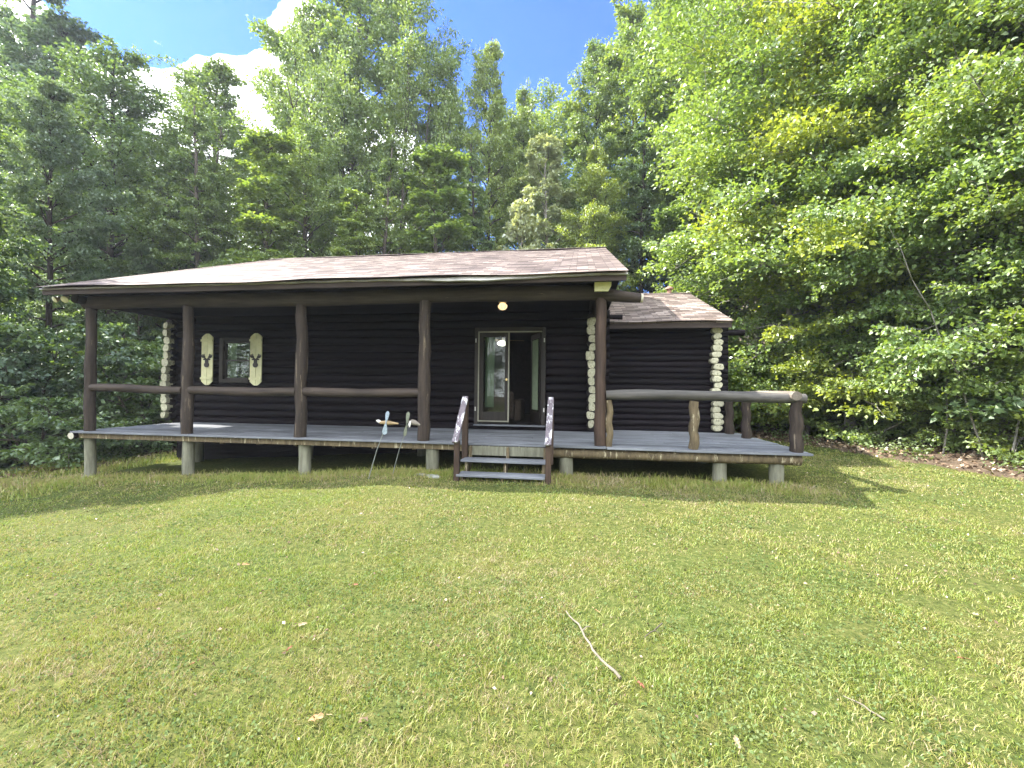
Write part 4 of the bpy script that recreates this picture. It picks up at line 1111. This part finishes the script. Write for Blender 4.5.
def trees():
    r = random.Random(99)
    for pn, u, d, yt, lm, bm, sx, lb in TREES:
        x, y = at(u, d); s = scale_for(u, d, yt, PH[pn], x, y)
        nm = 'beech_tree' if pn.startswith('beech') else 'tree'
        rot = r.uniform(0, 6.28); place(pn, x, y, s, .15 if pn == 'sparse' else rot, lm, bm, lb, 'tree', nm, sx=sx * (1.0 if s > .6 else 1.1))
    # two trees off to the left of the view: their shade falls on the left end of the lawn
    place('maple1', -8.2, 1.0, .86, 1.0, 'leaf_mid', 'bark', 'tree left of the view shading the left end of the lawn')
    place('dense', -13.2, 2.6, .86, 2.0, 'leaf_dark', 'bark_dark', 'dense tree left of the view shading the dark shrubs')
    # slender dead stems in front of the beeches
    for k, (u, d, hh, lx, lb) in enumerate(((985, 13.6, 5.2, -1.7, 'longest pale dead stem leaning left in front of the beeches at the right edge'),
                                            (945, 14.2, 6.5, .5, 'straight pale dead stem between the leafy sprays on the right'),
                                            (1012, 13.2, 3.6, .9, 'short pale dead stem leaning right at the right edge of the picture'),
                                            (872, 16.0, 4.2, -1.0, 'thin pale dead stem over the bank right of the wing deck'))):
        x, y = at(u, d); o = empty('dead_sapling', (x, y, tz(x, y)), lb, 'dead sapling', 'dead stems among the beeches')
        q = random.Random(k); mb = MB(); P = [Vector((lx * t ** 1.3 + q.uniform(-.05, .05), .3 * t + q.uniform(-.05, .05), -.2 + (hh + .2) * t)) for t in steps(0, 1, 9)]
        mb.tube(P, steps(.022, .006, 9), 8, .05, rng=q); mb.build('trunk', M['bark_pale'], o)
        for i in range(5):
            b0 = P[3 + i]; a = q.uniform(0, 6.28); ln = q.uniform(.6, 1.3); mb = MB()
            mb.tube([b0, b0 + Vector((math.cos(a) * ln * .5, math.sin(a) * ln * .5, .2)), b0 + Vector((math.cos(a) * ln, math.sin(a) * ln, .25))], [.012, .008, .003], 6); mb.build('branch', M['bark_pale'], o)
    # pale sapling behind the ridge, and saplings beside the cabin
    x, y = at(517, 20.4); s = scale_for(517, 20.4, 203, PH['sapling'], x, y)
    place('sapling', x, y, s, .5, 'leaf_silver', 'bark_pale', 'pale silvery sapling standing alone just above the roof ridge', 'tree', 'sapling', 'saplings around the cabin', sx=.62)
    SH = [(-1.6, 6.5, 'shrub1', 'leaf_dark', 1.1, 'green shrub seen between the two leftmost porch posts beside the log corner'),
          (-4.2, 5.2, 'shrub1', 'leaf_dark', 1.25, 'dark shrub seen through the left end of the porch'),
          (-2.6, 9.0, 'shrub1', 'leaf_mid', 1.3, 'sunny shrub behind the left log corner of the cabin'),
          (-6.6, 3.4, 'shrub1', 'leaf_blue', 1.2, 'blue green shrub left of the leftmost porch post'),
          (-8.8, 5.6, 'shrub1', 'leaf_dark', 1.4, 'dark tall shrub under the left roof corner'),
          (-9.4, 2.0, 'shrub1', 'leaf_blue', 1.2, 'dark shrub at the left edge behind the shaded grass'),
          (-6.2, 7.8, 'shrub1', 'leaf_mid', 1.3, 'bright shrub in a sun patch left of the porch'),
          (-8.0, .2, 'shrub2', 'leaf_dark', 1.2, 'low dark bush at the left edge of the lawn'),
          (-4.4, 2.2, 'shrub2', 'leaf_dark', 1.0, 'low dark bush just left of the deck'),
          (-5.6, 10.5, 'slim', 'leaf_mid', .62, 'slim young tree behind the left gable, first left of the log corner'),
          (-9.5, 9.5, 'slim', 'leaf_blue', .75, 'slim bluish young tree left of the roof corner'),
          (-12.5, 6.0, 'slim', 'leaf_dark', .75, 'slim dark young tree at the left edge'),
          (14.6, 10.6, 'shrub1', 'leaf_fresh', 1.1, 'shrub behind the wing deck, nearest the wing wall'),
          (16.3, 9.4, 'shrub1', 'leaf_beech', 1.1, 'sunny shrub behind the back posts of the wing deck'),
          (18.2, 8.0, 'shrub2', 'leaf_beech', 1.25, 'low leafy shrub right of the wing deck corner post'),
          (19.2, 6.2, 'shrub1', 'leaf_mid', .9, 'dark leaved shrub at the bank in the middle of the right wood edge'),
          (19.2, 4.6, 'shrub2', 'leaf_beech', .9, 'low sunny shrub on the bank of dry leaves'),
          (20.0, 3.2, 'shrub1', 'leaf_fresh', .95, 'leafy shrub overhanging the lawn near the right edge'),
          (19.6, 1.9, 'shrub2', 'leaf_mid', .9, 'low shrub at the right edge of the picture above the dry leaves'),
          (20.3, 6.5, 'shrub1', 'leaf_dark', 1.5, 'dark shrub deep in the wood on the right'),
          (20.6, 3.4, 'shrub1', 'leaf_dark', 1.5, 'dark tall shrub behind the bank near the right edge'),
          (12.6, 13.6, 'shrub1', 'leaf_dark', 1.6, 'dark shrub directly behind the wing')]
    for x, y, pn, lm, s, lb in SH:
        if pn == 'slim': place(pn, x, y, s, r.uniform(0, 6), lm, 'bark', lb, 'tree', 'tree')
        else: place(pn, x, y, s, r.uniform(0, 6), lm, 'bark', lb, 'shrub', 'shrub', 'shrubs along the edge of the wood')
    # the deeper wood: crowns that read as one mass
    rng = np.random.default_rng(4); VV = []; FF = []; k = 0
    spots = []
    for i in range(46):
        u = -260 + i * 32 + rng.uniform(-12, 12); a = math.atan((u - 512) / 447.5) - YAW; d = rng.uniform(35, 47)
        yt = float(np.interp(u, (-300, 0, 60, 160, 300, 420, 520, 640, 720, 1300), (20, 60, 120, 150, 130, 110, 150, 90, 20, -60))) + rng.uniform(-14, 30)
        fx, fy = CX + d * math.sin(a), CY + d * math.cos(a)
        spots.append((fx, fy, max(6, .927 + (389 - yt) / 447.5 * d * math.cos(a + YAW) - tz(fx, fy) - 1)))
    for i in range(26):  # unseen crowns added behind the camera to darken the pane reflections
        a = PI + (i - 13) * .13; d = rng.uniform(30, 40)
        spots.append((CX + d * math.sin(a), CY + d * math.cos(a), rng.uniform(9, 15)))
    for i in range(16): spots.append((22 + rng.uniform(0, 9), -2 + i * 1.7, 12 + rng.uniform(0, 4)))
    for i in range(16): spots.append((-19 - rng.uniform(0, 8), 1 + i * 1.8, 9 + rng.uniform(0, 3)))
    for x, y, h in spots:
        m = 6500; th = rng.uniform(0, 2 * PI, m); z = rng.uniform(0, 1, m) ** .9
        nb = 26; ba = rng.uniform(0, 2 * PI, nb); bz = rng.uniform(.0, .97, nb); br = (1.03 - bz) ** .55 * 3.2 * rng.uniform(.5, 1, nb)
        idx = rng.integers(0, nb, m); off = rng.normal(0, 1, (m, 3)) * np.array([.85, .85, .5])
        P = np.stack([x + np.cos(ba[idx]) * br[idx] + off[:, 0], y + np.sin(ba[idx]) * br[idx] + off[:, 1], tz(x, y) + .3 + bz[idx] * h + off[:, 2]], -1)
        V, F = leaf_quads(P, rng, .26 * rng.uniform(.6, 1.3, m), 1.0, .6, .7); VV.append(V); FF.append(F + k); k += len(V)
    o = link('woodland', np_mesh('woodland', np.concatenate(VV), np.concatenate(FF), M['leaf_dark']))
    tag(o, 'dark mass of foliage deep in the wood behind the nearer trees', 'woodland', kind='stuff')
    # ferns and seedlings on the forest floor
    n = 26000; rng = np.random.default_rng(14)
    c = rng.uniform(0, 1, (420, 2)) * np.array([36, 20]) + np.array([-13, -3])
    lm_ = lawn_mask(c[:, 0], c[:, 1]); c = c[(lm_ < .3) & ~under_deck(c[:, 0], c[:, 1])]
    idx = rng.integers(0, len(c), n); off = rng.normal(0, .16, (n, 2)); x = c[idx, 0] + off[:, 0]; y = c[idx, 1] + off[:, 1]
    P = np.stack([x, y, terrain(x, y) + rng.uniform(.02, .28, n)], -1)
    V, F = leaf_quads(P, rng, rng.uniform(.05, .11, n), 1.0, .5, .6)
    o = link('ground_cover', np_mesh('ground_cover', V, F, M['leaf_fern'])); tag(o, 'low leafy plants growing through the dead leaves', 'ground cover', kind='stuff')
trees()

# ------------------------------------------------------------------ SKY, SUN, CAMERA
SUND = Vector((.93, -.19, -1)).normalized()
EL = math.asin(-SUND.z); AZ = math.atan2(-SUND.x, -SUND.y)
def world():
    w = bpy.data.worlds.new('World'); SC.world = w; w.use_nodes = True; t = w.node_tree; t.nodes.clear()
    sky = N(t, 'ShaderNodeTexSky', sky_type='NISHITA'); sky.sun_disc = False; sky.sun_elevation = EL; sky.sun_rotation = AZ
    sky.air_density = 1.0; sky.dust_density = .4; sky.ozone_density = 2.5
    tc = N(t, 'ShaderNodeTexCoord')
    # cumulus cloud up on the left, small wisps elsewhere
    n = N(t, 'ShaderNodeTexNoise'); n.inputs['Scale'].default_value = 5.5; n.inputs['Detail'].default_value = 9; n.inputs['Roughness'].default_value = .58
    L(t, tc.outputs['Generated'], n.inputs['Vector'])
    def lobe(u, v, k):
        P = math.atan(0)
        cp, sp = math.cos(.01107), math.sin(.01107); cy, sy = math.cos(YAWR), math.sin(YAWR)
        f = Vector((-sy * cp, cy * cp, sp)); r_ = Vector((cy, sy, 0)); up = r_.cross(f)
        d = (f + r_ * (u - 512) / 447.5 + up * (384 - v) / 447.5).normalized()
        dt = N(t, 'ShaderNodeVectorMath', operation='DOT_PRODUCT'); L(t, tc.outputs['Generated'], dt.inputs[0]); dt.inputs[1].default_value = d
        m = N(t, 'ShaderNodeMapRange'); m.inputs['From Min'].default_value = math.cos(k); m.inputs['From Max'].default_value = 1
        m.inputs['To Min'].default_value = 0; m.inputs['To Max'].default_value = 1; L(t, dt.outputs['Value'], m.inputs['Value'])
        return m.outputs['Result']
    acc = None
    for u, v, k in ((195, 75, .20), (150, 140, .26), (75, 40, .13), (40, 15, .12), (105, 75, .14), (265, 14, .09), (330, 190, .24), (20, 120, .26)):
        q = lobe(u, v, k)
        if acc is None: acc = q
        else:
            a = N(t, 'ShaderNodeMath', operation='MAXIMUM'); L(t, acc, a.inputs[0]); L(t, q, a.inputs[1]); acc = a.outputs[0]
    for u, v, k in ((110, 5, .10), (150, -25, .14), (200, -45, .14)):
        q = lobe(u, v, k); a = N(t, 'ShaderNodeMath', operation='MULTIPLY_ADD'); a.inputs[1].default_value = -1.3
        L(t, q, a.inputs[0]); L(t, acc, a.inputs[2]); acc = a.outputs[0]
    # unseen cloud added behind the camera to fill the shaded fronts
    dt = N(t, 'ShaderNodeVectorMath', operation='DOT_PRODUCT'); L(t, tc.outputs['Generated'], dt.inputs[0]); dt.inputs[1].default_value = (.10, -.95, .25)
    m = N(t, 'ShaderNodeMapRange'); m.inputs['From Min'].default_value = .05; m.inputs['From Max'].default_value = .5; m.inputs['To Max'].default_value = .6
    L(t, dt.outputs['Value'], m.inputs['Value'])
    a = N(t, 'ShaderNodeMath', operation='MAXIMUM'); L(t, acc, a.inputs[0]); L(t, m.outputs['Result'], a.inputs[1]); acc = a.outputs[0]
    s = N(t, 'ShaderNodeMath', operation='MULTIPLY_ADD'); s.inputs[1].default_value = .50; L(t, acc, s.inputs[0]); L(t, n.outputs['Fac'], s.inputs[2])
    fac = ramp(t, s.outputs[0], [(.68, (0, 0, 0)), (.74, (1, 1, 1))])
    blue = mixc(t, 1.0, sky.outputs[0], (.20, .40, .92), 'MULTIPLY')
    c = mixc(t, fac, blue, (12.5, 12.8, 13.2))
    b = N(t, 'ShaderNodeBackground'); b.inputs['Strength'].default_value = .13; o = N(t, 'ShaderNodeOutputWorld')
    L(t, c, b.inputs['Color']); L(t, b.outputs[0], o.inputs['Surface'])
YAWR = .14982
world()
sl = bpy.data.lights.new('sun', 'SUN'); sl.energy = 4.8; sl.angle = math.radians(.53); sl.color = (1.0, .95, .86)
so = bpy.data.objects.new('sun', sl); COL.objects.link(so); so.rotation_euler = SUND.to_track_quat('-Z', 'Y').to_euler()

def haze():
    m, t = nt('added_thin_haze')
    v = N(t, 'ShaderNodeVolumePrincipled'); v.inputs['Color'].default_value = (.86, .93, 1, 1); v.inputs['Density'].default_value = .0008
    v.inputs['Anisotropy'].default_value = .25
    o = N(t, 'ShaderNodeOutputMaterial'); L(t, v.outputs[0], o.inputs['Volume'])
    mb = MB(); mb.box(-170, 170, -130, 210, -5, 52)  # bluish volume added to lift dark tones with distance
    h = mb.build('haze', m); tag(h, 'thin bluish haze added to lift the dark tones', 'haze', kind='stuff')
haze()
def camera():
    cam = bpy.data.cameras.new('camera'); o = bpy.data.objects.new('camera', cam); COL.objects.link(o)
    pitch, yaw, roll = .01107, YAWR, .01059
    cp, sp = math.cos(pitch), math.sin(pitch); cy, sy = math.cos(yaw), math.sin(yaw)
    f = Vector((-sy * cp, cy * cp, sp)); r = Vector((cy, sy, 0)); u = r.cross(f)
    cr, sr = math.cos(roll), math.sin(roll); R_ = r * cr + u * sr; U_ = u * cr - r * sr
    m = Matrix((R_, U_, -f)).transposed().to_4x4(); m.translation = Vector((9.676, -7.472, .927))
    o.matrix_world = m; cam.sensor_width = 36; cam.lens = 447.5 / 1024 * 36; cam.clip_start = .05; cam.clip_end = 900
    SC.camera = o
camera()
vs = SC.view_settings; vs.view_transform = 'Standard'; vs.look = 'None'; vs.gamma = 1; vs.exposure = 1.8
SC.render.engine = 'CYCLES'
cy = SC.cycles; cy.max_bounces = 8; cy.diffuse_bounces = 5; cy.transmission_bounces = 6; cy.transparent_max_bounces = 8; cy.glossy_bounces = 3
cy.use_denoising = True; cy.denoiser = 'OPENIMAGEDENOISE'; cy.denoising_input_passes = 'RGB_ALBEDO_NORMAL'; cy.sample_clamp_indirect = 6; cy.caustics_reflective = False; cy.caustics_refractive = False
